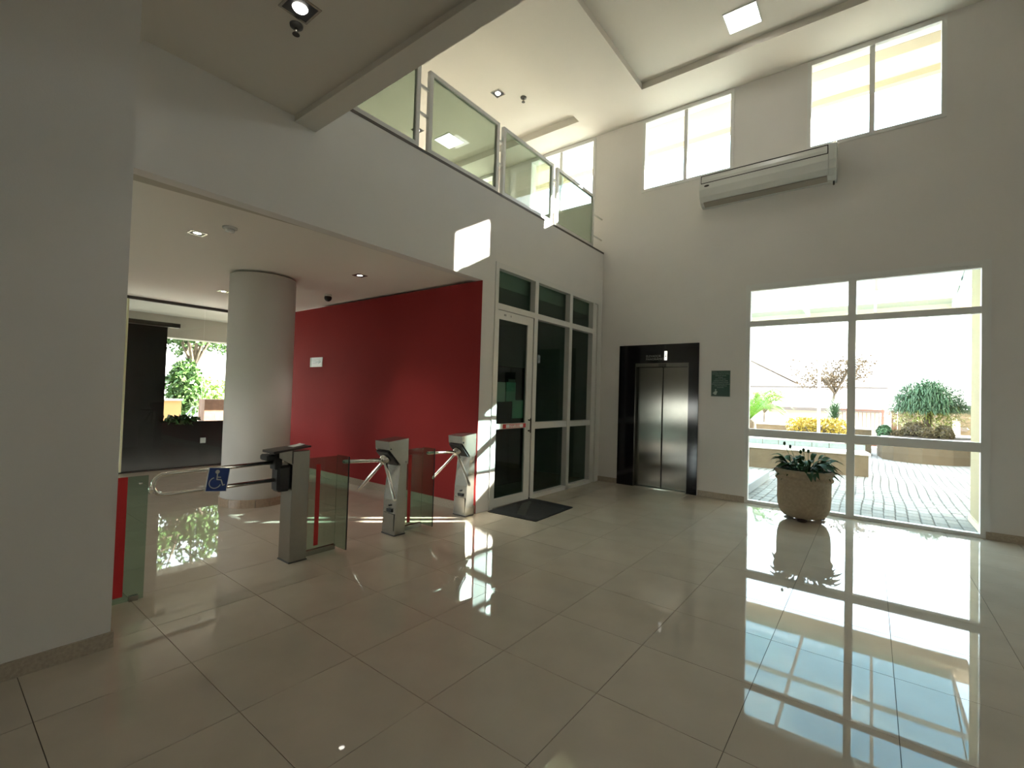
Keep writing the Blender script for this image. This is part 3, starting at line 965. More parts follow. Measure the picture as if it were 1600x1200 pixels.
# sign plate (slightly turned in its plane)
rotM = Matrix.Rotation(R(-7), 3, 'X')
cc = Vector((rx + 0.024, 1.452, 0.77))
sp = obj('sign_plate', MB().box(cc.x - 0.003, cc.x + 0.003, cc.y - 0.073, cc.y + 0.073, cc.z - 0.09, cc.z + 0.09, rot=(rotM, cc)), M['signw'], g, label='blue wheelchair symbol plate')
obj('sign_face', MB().box(cc.x + 0.003, cc.x + 0.0042, cc.y - 0.069, cc.y + 0.069, cc.z - 0.086, cc.z + 0.086, rot=(rotM, cc)), M['blue'], sp)
sm = MB()


def S(u, v_):
    return cc + rotM @ Vector((0.0046, u, v_))


def flat(pts, wd):
    for a, b in zip(pts[:-1], pts[1:]):
        a, b = Vector(a), Vector(b)
        d = (b - a).normalized()
        nrm = Vector((-d.y, d.x)) * wd / 2
        a2, b2 = a - d * wd * 0.3, b + d * wd * 0.3
        q = [a2 + nrm, a2 - nrm, b2 - nrm, b2 + nrm]
        lo = [S(*p) for p in q]
        hi = [p + Vector((0.0008, 0, 0)) for p in lo]
        sm.add(lo + hi, [(0, 1, 2, 3), (7, 6, 5, 4), (0, 4, 5, 1), (1, 5, 6, 2), (2, 6, 7, 3), (3, 7, 4, 0)])


flat([(-0.012 + 0.013 * math.cos(a), 0.058 + 0.013 * math.sin(a)) for a in [2 * math.pi * k / 14 for k in range(15)]], 0.004)
hd = [S(-0.012 + 0.012 * math.cos(2 * math.pi * k / 16), 0.058 + 0.012 * math.sin(2 * math.pi * k / 16)) for k in range(16)]
sm.add(hd + [p + Vector((0.0008, 0, 0)) for p in hd], [tuple(range(16)), tuple(range(16, 32))])
flat([(-0.010, 0.042), (-0.007, 0.0), (0.022, -0.002), (0.040, -0.042), (0.052, -0.038)], 0.008)
flat([(-0.008, 0.018), (0.016, 0.017)], 0.007)
flat([(-0.012 + 0.040 * math.cos(R(a)) - 0.004, -0.025 + 0.040 * math.sin(R(a))) for a in range(112, 345, 12)], 0.007)
obj('wheelchair_symbol', sm, M['signw'], sp)

# paper slip on the gate post
pa = obj('paper_slip', MB().prism([(2.03, 0.9725), (2.06, 0.977), (2.10, 0.982), (2.135, 0.992), (2.135, 0.9935), (2.10, 0.984), (2.06, 0.9785), (2.03, 0.974)], 0, -4.02, -3.93), M['paper'])
tag(pa, 'small white paper slip lying on top of the gate post', 'paper')

# short glass barrier beside the pier
gb = thing('glass_barrier', 'short green glass barrier with a red stripe beside the square pier', 'barrier', (-3.97, 0.90, 0))
gp = obj('glass_panel', MB().box(-3.975, -3.965, 0.752, 1.035, 0.004, 0.845), M['gl_turn'], gb)
obj('stripe', MB().box(-3.964, -3.9625, 0.86, 0.92, 0.045, 0.846), M['sred'], gp, label='red tape stripe on the glass')
obj('floor_clip', MB().box(-3.985, -3.955, 0.955, 1.005, 0.0, 0.035), M['steel'], gb)
obj('corner_bolt', MB().lathe([(0.014, 0), (0.014, 0.012)], (-3.962, 0.99, 0.79), 12), M['chrome'], gb)

# ------------------------------------------------------------------ floor mat
mt = thing('door_mat', 'black rubber mat on the floor before the glazed door', 'mat', (-3.47, 5.0, 0))
mp_ = [(-3.80, 4.49), (-3.84, 5.49), (-3.13, 5.455), (-3.095, 4.54)]
gx, gy = 10, 14
vs, fs = [], []
rng = random.Random(5)
for i in range(gx + 1):
    for j in range(gy + 1):
        u, v_ = i / gx, j / gy
        a = Vector(mp_[0]).lerp(Vector(mp_[3]), u)
        b = Vector(mp_[1]).lerp(Vector(mp_[2]), u)
        p = a.lerp(b, v_)
        edge = min(u, 1 - u, v_, 1 - v_)
        z = 0.008 + 0.004 * math.sin(u * 7 + v_ * 5) * (1 if edge > 0.01 else 0.3) + (0.006 if edge < 0.08 else 0)
        vs.append((p.x + rng.uniform(-.004, .004), p.y + rng.uniform(-.004, .004), z))
for i in range(gx):
    for j in range(gy):
        a = i * (gy + 1) + j
        fs.append((a, a + gy + 1, a + gy + 2, a + 1))
obj('mat_top', MB().add(vs, fs, True), M['rubber'], mt)
bm_ = MB()
c_ = Vector((-3.466, 4.994))
bm_.prism([(Vector(p) - c_) * 0.995 + c_ for p in mp_], 2, 0.0005, 0.005)
obj('backing', bm_, M['black'], mt)

# ------------------------------------------------------------------ potted plant
pcx, pcy = -0.675, 7.06
pp = thing('potted_plant', 'large sandstone coloured pot of leafy peace lily before the tall window', 'potted plant', (pcx, pcy, 0))
prof = [(0.185, 0.035), (0.205, 0.04), (0.245, 0.07), (0.275, 0.12), (0.291, 0.18), (0.297, 0.28), (0.297, 0.44), (0.298, 0.495), (0.312, 0.502), (0.322, 0.518), (0.322, 0.532), (0.310, 0.546),
        (0.302, 0.556), (0.310, 0.57), (0.325, 0.59), (0.331, 0.612), (0.322, 0.634), (0.305, 0.642), (0.292, 0.636), (0.286, 0.60), (0.28, 0.57)]
obj('pot', MB().lathe(prof, (pcx, pcy, 0), 56, caps=True), M['terracotta'], pp)
for k in range(3):
    a = 2 * math.pi * k / 3 + 0.55
    obj('foot', MB().ball((pcx + 0.2 * math.cos(a), pcy + 0.2 * math.sin(a), 0.022), 0.06, 0.045, 0.022, 14, 8), mat('dark_foot', (0.06, 0.035, 0.028), 0.5) if k == 0 else bpy.data.materials['dark_foot'], pp)
obj('soil', MB().lathe([(0.282, 0.58), (0.15, 0.60), (0.01, 0.605)], (pcx, pcy, 0), 32), M['soil'], pp)


def leaf_mesh(base, az, length, width, rise, droop, seg=8, twist=0.0):
    m = MB()
    d = Vector((math.cos(az), math.sin(az), 0))
    sd_ = Vector((-math.sin(az), math.cos(az), 0))
    vs, fs = [], []
    for i in range(seg + 1):
        t = i / seg
        x = length * (t * 0.95)
        z = rise * math.sin(t * math.pi * 0.55) - droop * t * t
        stalk = 0.35
        if t < stalk:
            wd = 0.005
        else:
            q = (t - stalk) / (1 - stalk)
            wd = max(0.003, width * (math.sin(math.pi * min(1, q ** 0.75))) * 0.5 + 0.002)
        c = Vector(base) + d * x + Vector((0, 0, z))
        sdv = sd_ * math.cos(twist) + Vector((0, 0, math.sin(twist)))
        vs += [c - sdv * wd + Vector((0, 0, wd * 0.35)), c, c + sdv * wd + Vector((0, 0, wd * 0.35))]
    for i in range(seg):
        for k in range(2):
            a = i * 3 + k
            fs.append((a, a + 1, a + 4, a + 3))
    return m.add(vs, fs, True)


rng = random.Random(11)
for k in range(100):
    az = rng.uniform(0, 2 * math.pi)
    rr = rng.uniform(0.02, 0.18)
    a2 = az + rng.uniform(-0.5, 0.5)
    L = rng.uniform(0.16, 0.34)
    up_ = rng.uniform(0.05, 0.26)
    lm = leaf_mesh((pcx + rr * math.cos(az), pcy + rr * math.sin(az), 0.595), a2, L, rng.uniform(0.05, 0.085), up_, rng.uniform(0.06, 0.16) if L > .2 else 0.02, twist=rng.uniform(-.5, .5))
    obj('leaf', lm, M['leaf'], pp)
for (dx, dy, h_, lean) in ((-0.16, -0.02, 0.34, -0.06), (-0.11, 0.03, 0.30, -0.05), (0.045, 0.0, 0.26, 0.0), (0.02, 0.02, 0.27, -0.03), (-0.03, 0.0, 0.245, -0.01)):
    b = Vector((pcx + dx * 0.6, pcy + dy, 0.59))
    tip = Vector((pcx + dx + lean, pcy + dy, 0.60 + h_))
    st = obj('flower_stalk', MB().tube([b, b.lerp(tip, 0.5) + Vector((0.01, 0, 0.01)), tip], [0.004, 0.003, 0.0025], 6), M['leaf'], pp)
    obj('spathe', MB().ball(tip + Vector((0, 0, 0.012)), 0.016, 0.009, 0.026, 10, 8), M['leaf'], st)
# ================================================================== outside
def rbox(m, x0, x1, y0, y1, z0, z1, ang, c):
    return m.box(x0, x1, y0, y1, z0, z1, rot=(Matrix.Rotation(R(ang), 3, 'Z'), Vector(c)))


struct('ground', MB().box(-70, 60, WY + 0.23, 90, -0.30, -0.06), M['ground'])
struct('ground', MB().box(-70, HALLX - 0.21, -40, WY + 0.22, -0.30, -0.06), M['ground'])
pv = struct('pavement', MB().box(-4.0, 3.0, WY + 0.225, 19.5, -0.06, -0.022), M['joint'])
struct('trim_3', MB().box(-1.46, 1.045, WY + 0.08, WY + 0.24, -0.05, -0.004), M['coping'])
rng = random.Random(3)
bw, bl = 0.125, 0.235
shapes = []
for k in range(6):
    j_ = [rng.uniform(-.004, .004) for _ in range(4)]
    shapes.append(MB().box(-bw / 2 + .005 + j_[0], bw / 2 - .005 + j_[1], -bl / 2 + .005 + j_[2], bl / 2 - .005 + j_[3], -0.03, 0.0, bev=0.006).mesh('paver', M['paver']))
cand = []
nx = 0
x = -3.9
while x < 2.9:
    y = WY + 0.36 + (bl / 2 if nx % 2 else 0)
    while y < 19.4:
        wob = 0.012 * math.sin(y * 2.1 + nx * 0.4)
        cand.append((y, x + wob, y))
        y += bl
    x += bw
    nx += 1
cand.sort(key=lambda c: math.hypot(c[1], c[2]) + (0 if -1.9 < c[1] < 1.2 + (c[2] - 8) * .1 else 50))
restp = MB()
for k, (_, x, y) in enumerate(cand):
    z = -0.012 + rng.uniform(-.002, .002)
    if k < 298:
        o = bpy.data.objects.new('paver', shapes[k % 6])
        COL.objects.link(o)
        o.location = (x, y, z)
        o.rotation_euler = (0, 0, rng.uniform(-.02, .02))
        o.parent = pv
    else:
        restp.box(x - bw / 2 + .006, x + bw / 2 - .006, y - bl / 2 + .006, y + bl / 2 - .006, z - .02, z)
o = obj('paver', restp, M['paver'], pv)
o['kind'] = 'stuff'

# side fin of the porch and roof overhang
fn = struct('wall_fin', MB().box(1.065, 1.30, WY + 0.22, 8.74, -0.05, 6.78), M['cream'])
obj('baseboard', MB().box(1.045, 1.065, WY + 0.22, 8.76, -0.02, 0.07), M['creamw'], fn)
ro = struct('roof', MB().box(-10.5, 5.0, WY + 0.22, 9.6, 6.79, 6.95), M['creamw'])
obj('edge_beam', MB().box(-10.5, 5.0, 9.5, 9.62, 6.69, 6.79), M['beam'], ro)
obj('inner_beam', MB().box(-10.5, 5.0, 8.10, 8.35, 6.44, 6.79), M['beam'], ro)

# glass canopy
cp = thing('glass_canopy', 'cream framed glass canopy above the courtyard outside the tall window', 'canopy', (-2.0, 10.0, 3.4))
obj('front_beam', MB().box(-6.5, 1.5, 12.05, 12.55, 3.32, 3.58), M['creamw'], cp)
bars = [1.22, 0.05, -1.10, -2.25, -3.40, -4.55, -5.70]
for bx in bars:
    obj('rafter', MB().box(bx - 0.022, bx + 0.022, WY + 0.22, 12.05, 3.40, 3.47), M['postw'], cp)
for by in (7.84, 9.78):
    obj('purlin', MB().box(-5.735, 1.185, by - 0.03, by + 0.03, 3.37, 3.43), M['postw'], cp)
for a, b in zip(bars[1:], bars[:-1]):
    for c, d in ((7.81, 9.78), (9.78, 12.05)):
        obj('pane', MB().box(a + .005, b - .005, c + .004, d - .004, 3.472, 3.480), M['gl_canopy'], cp)
obj('tie_rod', MB().tube([(1.22, 11.8, 3.5), (1.22, WY + 0.22, 4.6)], 0.012, 6), M['steel'], cp)

# low step slab to the left of the tall window
st = thing('step_slab', 'pale grey low step slab outside beside the tall window', 'step', (-2.2, 9.2, 0))
obj('slab', MB().box(-3.6, -1.55, WY + 0.24, 10.25, -0.01, 0.15, bev=0.01), M['slabblue'], st)

# planters
ANG = 8.9
pc = (-0.03, 12.27, 0)
p1 = thing('stone_planter', 'long straight stone planter with pale coping and tiled rim behind', 'planter', pc)
obj('front_wall', rbox(MB(), -6.0, -0.03, 12.27, 12.95, -0.03, 0.435, ANG, pc), M['planter'], p1)
obj('coping', rbox(MB(), -6.03, 0.0, 12.24, 12.98, 0.435, 0.485, ANG, pc), M['coping'], p1)
for k in range(15):
    a = -5.0 + k * 0.335
    obj('rim_tile', rbox(MB(), a + .006, a + .329, 12.985, 13.02, 0.485, 0.60, ANG, pc), M['pooltile'], p1)
obj('rim_backing', rbox(MB(), -5.99, -0.4, 13.0, 13.3, 0.0, 0.60, ANG, pc), M['planter'], p1)
obj('rim_coping', rbox(MB(), -6.03, -0.36, 12.97, 13.32, 0.60, 0.64, ANG, pc), M['coping'], p1)
obj('soil', rbox(MB(), -6.0, -0.38, 13.3, 17.0, 0.0, 0.60, ANG, pc), mat('dry_soil', (0.42, 0.33, 0.24), 0.95, var=0.2, scale=3), p1)
lw = thing('low_bench_wall', 'low brown garden wall behind the straight planter', 'wall', (-1.5, 15.0, 0))
obj('body', MB().box(-3.6, 0.02, 17.7, 18.0, -0.05, 0.75), M['planter'], lw)
obj('coping', MB().box(-3.63, 0.05, 17.67, 18.03, 0.75, 0.80), M['coping'], lw)
arc = [(0.26, 16.95), (0.50, 16.58), (0.80, 16.40), (1.08, 16.33), (1.40, 16.38), (1.70, 16.52), (2.02, 16.84), (2.5, 17.5), (2.8, 18.6), (2.5, 20.0), (0.5, 20.0), (0.15, 18.2)]
p2 = thing('curved_planter', 'curved stone planter holding round shrubs and a weeping tree', 'planter', (1.1, 17.5, 0))
obj('wall', MB().prism(arc, 2, -0.03, 0.60), M['planter'], p2)
ctr = Vector((1.3, 18.2))
obj('coping', MB().prism([tuple((Vector(p) - ctr) * 1.012 + ctr) for p in arc], 2, 0.60, 0.645), M['coping'], p2)
obj('soil', MB().prism([tuple((Vector(p) - ctr) * 0.9 + ctr) for p in arc], 2, 0.60, 0.66), M['soil'], p2)


# foliage
def cloud(c, rad, n, size, rng, inner=0.55, aspect=2.0, flat_=0.0, m=None, lower=-1.0):
    m = m or MB()
    for _ in range(n):
        while True:
            p = Vector((rng.gauss(0, 1), rng.gauss(0, 1), rng.gauss(0, 1)))
            p.normalize()
            if p.z >= lower:
                break
        r = inner + (1 - inner) * rng.random() ** 0.6
        q = Vector((c[0] + p.x * rad[0] * r, c[1] + p.y * rad[1] * r, c[2] + p.z * rad[2] * r))
        d = Vector((rng.uniform(-1, 1), rng.uniform(-1, 1), rng.uniform(-1, 1) * (1 - flat_))).normalized()
        e_ = d.cross(Vector((rng.uniform(-1, 1), rng.uniform(-1, 1), rng.uniform(-1, 1)))).normalized()
        s_ = size * rng.uniform(0.6, 1.3)
        m.quad(q - d * s_, q + e_ * s_ / aspect, q + d * s_, q - e_ * s_ / aspect)
    return m


def shrub(name, label, cat, c, rad, n, size, m_, seed, group=None):
    t = thing(name, label, cat, (c[0], c[1], c[2] - rad[2]), group)
    rg = random.Random(seed)
    f = obj('foliage', cloud(c, rad, n, size, rg, 0.75), m_, t)
    f['kind'] = 'stuff'
    obj('branches', MB().ball(c, rad[0] * .72, rad[1] * .72, rad[2] * .72, 12, 8).tube([(c[0], c[1], c[2] - rad[2] - .03), (c[0], c[1], c[2])], 0.03, 6), M['bark'], t)
    return t


def at(px, py, y):
    """point on the plane at distance y that the photograph shows at that pixel"""
    d = rt * (px - 800) - up * (py - 600) + fw * FPX
    t_ = y / d.y
    return Vector((d.x * t_, y, CAM_H + d.z * t_))


def shrub_at(name, label, cat, x0, x1, yt, yb, dist, m_, seed, n=500, size=0.04, group=None, depth=1.0):
    a, b = at(x0, (yt + yb) / 2, dist), at(x1, (yt + yb) / 2, dist)
    c = (a + b) / 2
    zt2, zb2 = at((x0 + x1) / 2, yt, dist).z, at((x0 + x1) / 2, yb, dist).z
    r_ = (b.x - a.x) / 2
    return shrub(name, label, cat, (c.x, dist, (zt2 + zb2) / 2), (r_, r_ * depth, (zt2 - zb2) / 2), n, size, m_, seed, group)


GR = 'shrubs on the curved planter'
shrub_at('green_shrub', 'loose green shrub at the left end of the curved planter', 'shrub', 1369, 1394, 664, 686, 17.3, M['nolina'], 1, 500, 0.05, GR)
shrub_at('round_shrub', 'smallest reddish round shrub beside the loose green shrub', 'shrub', 1391, 1412, 671, 687, 17.1, M['brownleaf'], 2, 500, 0.03, GR)
shrub_at('round_shrub', 'largest clipped brown shrub on the curved planter', 'shrub', 1407, 1452, 659, 690, 17.4, M['brownleaf'], 3, 1100, 0.035, GR)
shrub_at('round_shrub', 'clipped brown shrub in front of the weeping tree trunk', 'shrub', 1432, 1464, 667, 690, 16.95, M['brownleaf'], 4, 800, 0.03, GR)
shrub_at('round_shrub', 'clipped shrub half hidden behind the rightmost round shrub', 'shrub', 1460, 1491, 664, 688, 17.5, M['brownleaf'], 5, 700, 0.03, GR)
shrub_at('round_shrub', 'rightmost clipped round shrub at the front of the curved planter', 'shrub', 1462, 1493, 671, 692, 17.0, M['brownleaf'], 6, 800, 0.03, GR)

# weeping tree: thick base, drooping strap leaves
rg = random.Random(21)
cT = at(1450, 625, 18.3)
nl = thing('weeping_tree', 'bushy weeping tree with long drooping green leaves on the curved planter', 'tree', (cT.x, 18.3, 0.65))
obj('trunk', MB().tube([(cT.x, 18.3, 0.64), (cT.x, 18.3, 1.0), (cT.x + .03, 18.3, 1.5), (cT.x - .03, 18.3, 1.9)], [0.16, 0.10, 0.07, 0.04], 10), M['bark'], nl)
for nm, mm_, nleaf, zlo in (('foliage', 'nolina', 6500, 0.0), ('hanging_foliage', 'nolina_y', 900, -0.45)):
    m = MB()
    for k in range(nleaf):
        az = rg.uniform(0, 2 * math.pi)
        el_ = math.acos(rg.uniform(-0.1, 1.0))
        rr = rg.uniform(0.45, 1.0)
        lump = 1 + 0.10 * math.sin(3 * az + 1) + 0.08 * math.sin(7 * az)
        b = Vector((cT.x + math.sin(el_) * math.cos(az) * 0.92 * rr * lump, 18.3 + math.sin(el_) * math.sin(az) * 0.70 * rr, 1.40 + zlo + math.cos(el_) * 0.92 * rr))
        dv = Vector((math.cos(az), math.sin(az), 0.25))
        L = rg.uniform(0.16, 0.36)
        dv = (dv + Vector((rg.uniform(-.7, .7), rg.uniform(-.7, .7), rg.uniform(-.1, .5)))).normalized()
        sdv = Vector((-math.sin(az), math.cos(az), rg.uniform(-.4, .4))).normalized() * 0.011
        p1_, p2_, p3_ = b, b + dv * L * 0.45, b + dv * L * 0.75 + Vector((0, 0, -L * rg.uniform(.15, .8)))
        m.add([p1_ - sdv, p1_ + sdv, p2_ + sdv, p2_ - sdv, p3_], [(0, 1, 2, 3), (3, 2, 4)])
    f = obj(nm, m, M[mm_], nl)
    f['kind'] = 'stuff'

# cycad palm on the straight planter
cc_ = at(1172, 660, 14.6)
cy = thing('cycad_palm', 'bright green cycad palm with arching fronds at the left window edge', 'palm', (cc_.x, 14.6, 0.62))
obj('trunk', MB().lathe([(0.13, 0.0), (0.16, 0.15), (0.14, 0.32), (0.07, 0.40)], (cc_.x, 14.6, 0.60), 14), M['bark'], cy)
rg = random.Random(8)
for k in range(26):
    az = 2 * math.pi * k / 26 * 2.39 + rg.uniform(-.1, .1)
    rise = rg.uniform(0.45, 0.98)
    L = rg.uniform(0.85, 1.25)
    m = MB()
    pts_ = []
    for i in range(15):
        t = i / 14
        pts_.append(Vector((cc_.x + math.cos(az) * L * t, 14.6 + math.sin(az) * L * t, 1.0 + rise * math.sin(t * 2.1) * 1.0 - 0.22 * t * t)))
    m.tube(pts_[::2], 0.008, 4)
    sdv = Vector((-math.sin(az), math.cos(az), 0))
    for i in range(2, 15):
        for q in (-1, 1):
            wl = 0.17 * math.sin(math.pi * (i / 15.5) ** 0.7) + 0.02
            for h_ in (0, .5):
                c0 = pts_[i].lerp(pts_[i - 1], h_)
                tip = c0 + sdv * q * wl + (pts_[i] - pts_[i - 1]) * 1.1 + Vector((0, 0, .03))
                dn = (pts_[i] - pts_[i - 1]).normalized() * 0.016
                m.add([c0 - dn, c0 + dn, tip], [(0, 1, 2)])
    obj('frond', m, M['cycad'], cy)

# yellow hedge
h0, h1 = at(1232, 678, 15.2), at(1320, 655, 15.2)
hz0, hz1 = 0.62, at(1275, 653, 15.2).z
hd_ = thing('yellow_hedge', 'low yellow leaved hedge in front of the white lamp post', 'hedge', ((h0.x + h1.x) / 2, 15.3, 0.62))
rg = random.Random(4)
m = MB()
for k in range(7):
    t = k / 6
    cloud((h0.x + .15 + (h1.x - h0.x - .3) * t, 15.3, hz0 + (hz1 - hz0) * .5), (0.24, 0.3, (hz1 - hz0) * rg.uniform(.48, .58)), 420, 0.035, rg, 0.6, m=m)
f = obj('foliage', m, M['yellow'], hd_)
f['kind'] = 'stuff'
obj('branches', MB().ball(((h0.x + h1.x) / 2, 15.3, hz0 + .12), (h1.x - h0.x) / 2 * .85, .2, .14, 14, 8), M['bark'], hd_)

# lamp post
lpb = at(1279, 676, 14.9)
lp = thing('lamp_post', 'thin white garden lamp post rising behind the straight planter', 'lamp post', (lpb.x, 14.9, 0.6))
obj('pole', MB().lathe([(0.05, 0), (0.045, 0.1), (0.036, 0.15), (0.034, 2.0), (0.03, 2.1)], (lpb.x, 14.9, 0.58), 14), M['postw'], lp)
obj('lamp_head', MB().lathe([(0.03, 2.1), (0.07, 2.14), (0.075, 2.26), (0.09, 2.28), (0.02, 2.36)], (lpb.x, 14.9, 0.58), 14), M['postw'], lp)


# trees
def tree(name, label, base, height, spread, leafn, leafs, lm, seed, trunk=0.09, lean=(0, 0), group=None, crown_flat=0.6, bare=0.0, fork=0.4):
    t = thing(name, label, 'tree', base, group)
    rg_ = random.Random(seed)
    tr_ = MB()
    lv = MB()
    b = Vector(base)
    topc = b + Vector((lean[0], lean[1], height))
    f0 = b.lerp(topc, fork)
    tr_.tube([b - Vector((0, 0, .1)), b.lerp(f0, .5) + Vector((rg_.uniform(-.05, .05), 0, 0)), f0], [trunk, trunk * .8, trunk * .65], 8)
    for k in range(9):
        a = 2 * math.pi * k / 9 + rg_.uniform(-.3, .3)
        rr = spread * rg_.uniform(0.45, 1.0)
        e1 = f0 + Vector((math.cos(a) * rr, math.sin(a) * rr, (height * (1 - fork)) * rg_.uniform(0.35, 1.0)))
        mid = f0.lerp(e1, .5) + Vector((rg_.uniform(-.1, .1), rg_.uniform(-.1, .1), .15)) * spread
        tr_.tube([f0, mid, e1], [trunk * .5, trunk * .3, trunk * .08], 6)
        for q in range(3):
            st_ = f0.lerp(e1, rg_.uniform(.4, .9))
            e2 = st_ + Vector((rg_.uniform(-1, 1), rg_.uniform(-1, 1), rg_.uniform(-.1, .7))) * spread * .42
            tr_.tube([st_, e2], [trunk * .2, trunk * .05], 5)
            cloud(e2, (spread * .32, spread * .32, spread * .32 * crown_flat), leafn // 36, leafs, rg_, 0.1, m=lv)
        cloud(e1, (spread * .36, spread * .36, spread * .36 * crown_flat), leafn // 36, leafs, rg_, 0.1, m=lv)
    obj('trunk', tr_, M['bark'], t)
    f_ = obj('foliage', lv, lm, t)
    f_['kind'] = 'stuff'
    return t


pA = at(1292, 655, 22.0)
tree('dry_tree', 'sparse dry tree with brown leaves behind the white lamp post', (pA.x, 22, -0.05), 3.55, 1.35, 2600, 0.055, M['treedry'], 31, 0.085, (0.45, 0), fork=0.55)
pB = at(1192, 650, 18.5)
tree('small_tree', 'small yellowish tree behind the cycad palm', (pB.x, 18.5, -0.05), 2.35, 0.62, 900, 0.04, M['tree2'], 33, 0.04, (0.1, 0), fork=0.5)
# yucca
pY = at(1299, 672, 17.0)
yu = thing('yucca_plant', 'upright spiky green yucca right of the white lamp post', 'plant', (pY.x, 17.0, 0.0))
obj('stem', MB().tube([(pY.x, 17.0, -0.05), (pY.x + .02, 17, 0.5), (pY.x + .05, 17, 1.15)], [.06, .05, .03], 8), M['bark'], yu)
rg = random.Random(12)
m = MB()
for k in range(260):
    az, el_ = rg.uniform(0, 2 * math.pi), rg.uniform(-0.1, 1.45)
    b = Vector((pY.x + .05 * rg.random() + .05, 17.0, rg.uniform(0.95, 1.38)))
    d = Vector((math.cos(az) * math.cos(el_), math.sin(az) * math.cos(el_), math.sin(el_)))
    L = rg.uniform(0.28, 0.52)
    sdv = d.cross(Vector((0, 0, 1))).normalized() * 0.016
    m.add([b - sdv, b + sdv, b + d * L], [(0, 1, 2)])
f = obj('foliage', m, M['nolina'], yu)
f['kind'] = 'stuff'

# far side: gate, sign board, brick post, boundary wall, houses
YG = 21.0
gx0, gx1 = at(1330, 650, YG).x, at(1378, 650, YG).x
gt = thing('street_gate', 'rust coloured barred street gate at the far end of the courtyard', 'gate', ((gx0 + gx1) / 2, YG, 0))
zt0 = at(1355, 640, YG).z
obj('top_rail', MB().box(gx0 - .4, gx1, YG - .02, YG + .02, zt0 - .05, zt0), M['gatebar'], gt)
obj('bottom_rail', MB().box(gx0 - .4, gx1, YG - .02, YG + .02, 0.05, 0.10), M['gatebar'], gt)
obj('gate_post', MB().box(gx1 - .02, gx1 + .06, YG - .04, YG + .04, -.05, zt0 + .02), M['gatebar'], gt)
for k in range(11):
    x = gx0 - .38 + k * (gx1 - gx0 + .36) / 10.5
    obj('bar', MB().box(x - .009, x + .009, YG - .01, YG + .01, .10, zt0 - .05), M['gatebar'], gt)
sx0, sx1 = at(1382, 650, 20.6).x, at(1392, 650, 20.6).x
sb = thing('sign_board', 'narrow white notice board between gate and brown post', 'sign', ((sx0 + sx1) / 2, 20.6, 0))
zs = at(1387, 641, 20.6).z
obj('board', MB().box(sx0, sx1, 20.57, 20.6, -0.06, zs), M['signw'], sb)
obj('header', MB().box(sx0 + .02, sx1 - .02, 20.565, 20.57, zs - .16, zs - .04), mat('sign_pink', (0.55, 0.25, 0.25), 0.6), sb)
for k in range(2):
    obj('line', MB().box(sx0 + .03, sx1 - .05, 20.565, 20.57, zs - .27 - k * .09, zs - .245 - k * .09), M['greytext'], sb)
bx0, bx1 = at(1393, 650, 20.5).x, at(1402, 650, 20.5).x
bp = thing('brick_post', 'brown brick gate post with a small white house number plate', 'post', ((bx0 + bx1) / 2, 20.5, 0))
zb_ = at(1397, 641, 20.5).z
nb = 12
for k in range(nb):
    hb = (zb_ + .05) / nb
    obj('brick', MB().box(bx0, bx1, 20.4, 20.65, -.05 + k * hb + .006, -.05 + (k + 1) * hb), M['brown'], bp)
obj('number_plate', MB().box(bx0 + .05, bx1 - .05, 20.39, 20.4, zb_ - .40, zb_ - .32), M['signw'], bp)
wx0, wx1 = at(1403, 650, 22).x, at(1530, 650, 22).x
wz = at(1500, 640, 22).z
bwl = thing('boundary_wall', 'beige street boundary wall with a dark meter box behind the weeping tree', 'wall', ((wx0 + wx1) / 2, 22, 0))
obj('wall', MB().box(wx0, wx1 + 2, 22, 22.2, -.1, wz), M['planter'], bwl)
mb0 = at(1506, 671, 22)
obj('meter_box', MB().box(mb0.x - .09, mb0.x + .09, 21.95, 22, mb0.z - .07, mb0.z + .07), M['darkroof'], bwl)
gp0 = at(1497, 675, 21.5)
obj('gas_cover', MB().box(gp0.x - .1, gp0.x + .1, 21.9, 22, gp0.z - .3, gp0.z + .35), M['coping'], bwl)
ck = thing('carport_roof', 'dark sloping carport roof above the boundary wall', 'roof', (3.0, 27, 0))
k0, k1 = at(1498, 634, 27), at(1545, 640, 27)
obj('roof_sheet', MB().prism([(k0.x, k0.z), (k1.x + 2, k0.z + .15), (k1.x + 2, k0.z + .05), (k0.x, k0.z - .12)], 1, 27, 30), M['darkroof'], ck)
obj('roof_sheet', MB().prism([(k0.x + .25, k0.z - .28), (k1.x + 2, k0.z - .18), (k1.x + 2, k0.z - .32), (k0.x + .25, k0.z - .42)], 1, 26.5, 29), M['darkroof'], ck)
for q in (k0.x + .4, k1.x + 1.5):
    obj('support', MB().box(q, q + .12, 28, 28.12, -.1, k0.z - .1), M['postw'], ck)

YE, YR = 26.0, 31.0
e0, e1 = at(1150, 641, YE), at(1384, 641, YE)
r0, r1 = at(1236, 606, YR), at(1396, 607, YR)
hs = thing('pale_house', 'long pale house with a light tiled roof across the street', 'house', (-2, 28, 0))
xl, xr = -7.5, e1.x
obj('wall', MB().box(xl + .3, xr - .2, YE + .6, YR + 4.5, -.3, e1.z - .05), M['house'], hs)
slope = Vector((0, YR - YE, r1.z - e1.z))
m = MB()
m.add([(xl, YE, e1.z), (xr + .2, YE, e1.z), (xr + .2, YR, r1.z), (xl, YR, r1.z), (xl, YE, e1.z - .08), (xr + .2, YE, e1.z - .08), (xr + .2, YR + 5, e1.z - .08), (xl, YR + 5, e1.z - .08)],
      [(0, 1, 2, 3), (4, 7, 6, 5), (0, 4, 5, 1), (1, 5, 6, 2), (0, 3, 7, 4), (3, 2, 6, 7)])
obj('roof', m, M['rooftile'], hs)
obj('eave_board', MB().box(xl - .05, xr + .25, YE - .06, YE, e1.z - .14, e1.z + .01), M['darkroof'], hs)
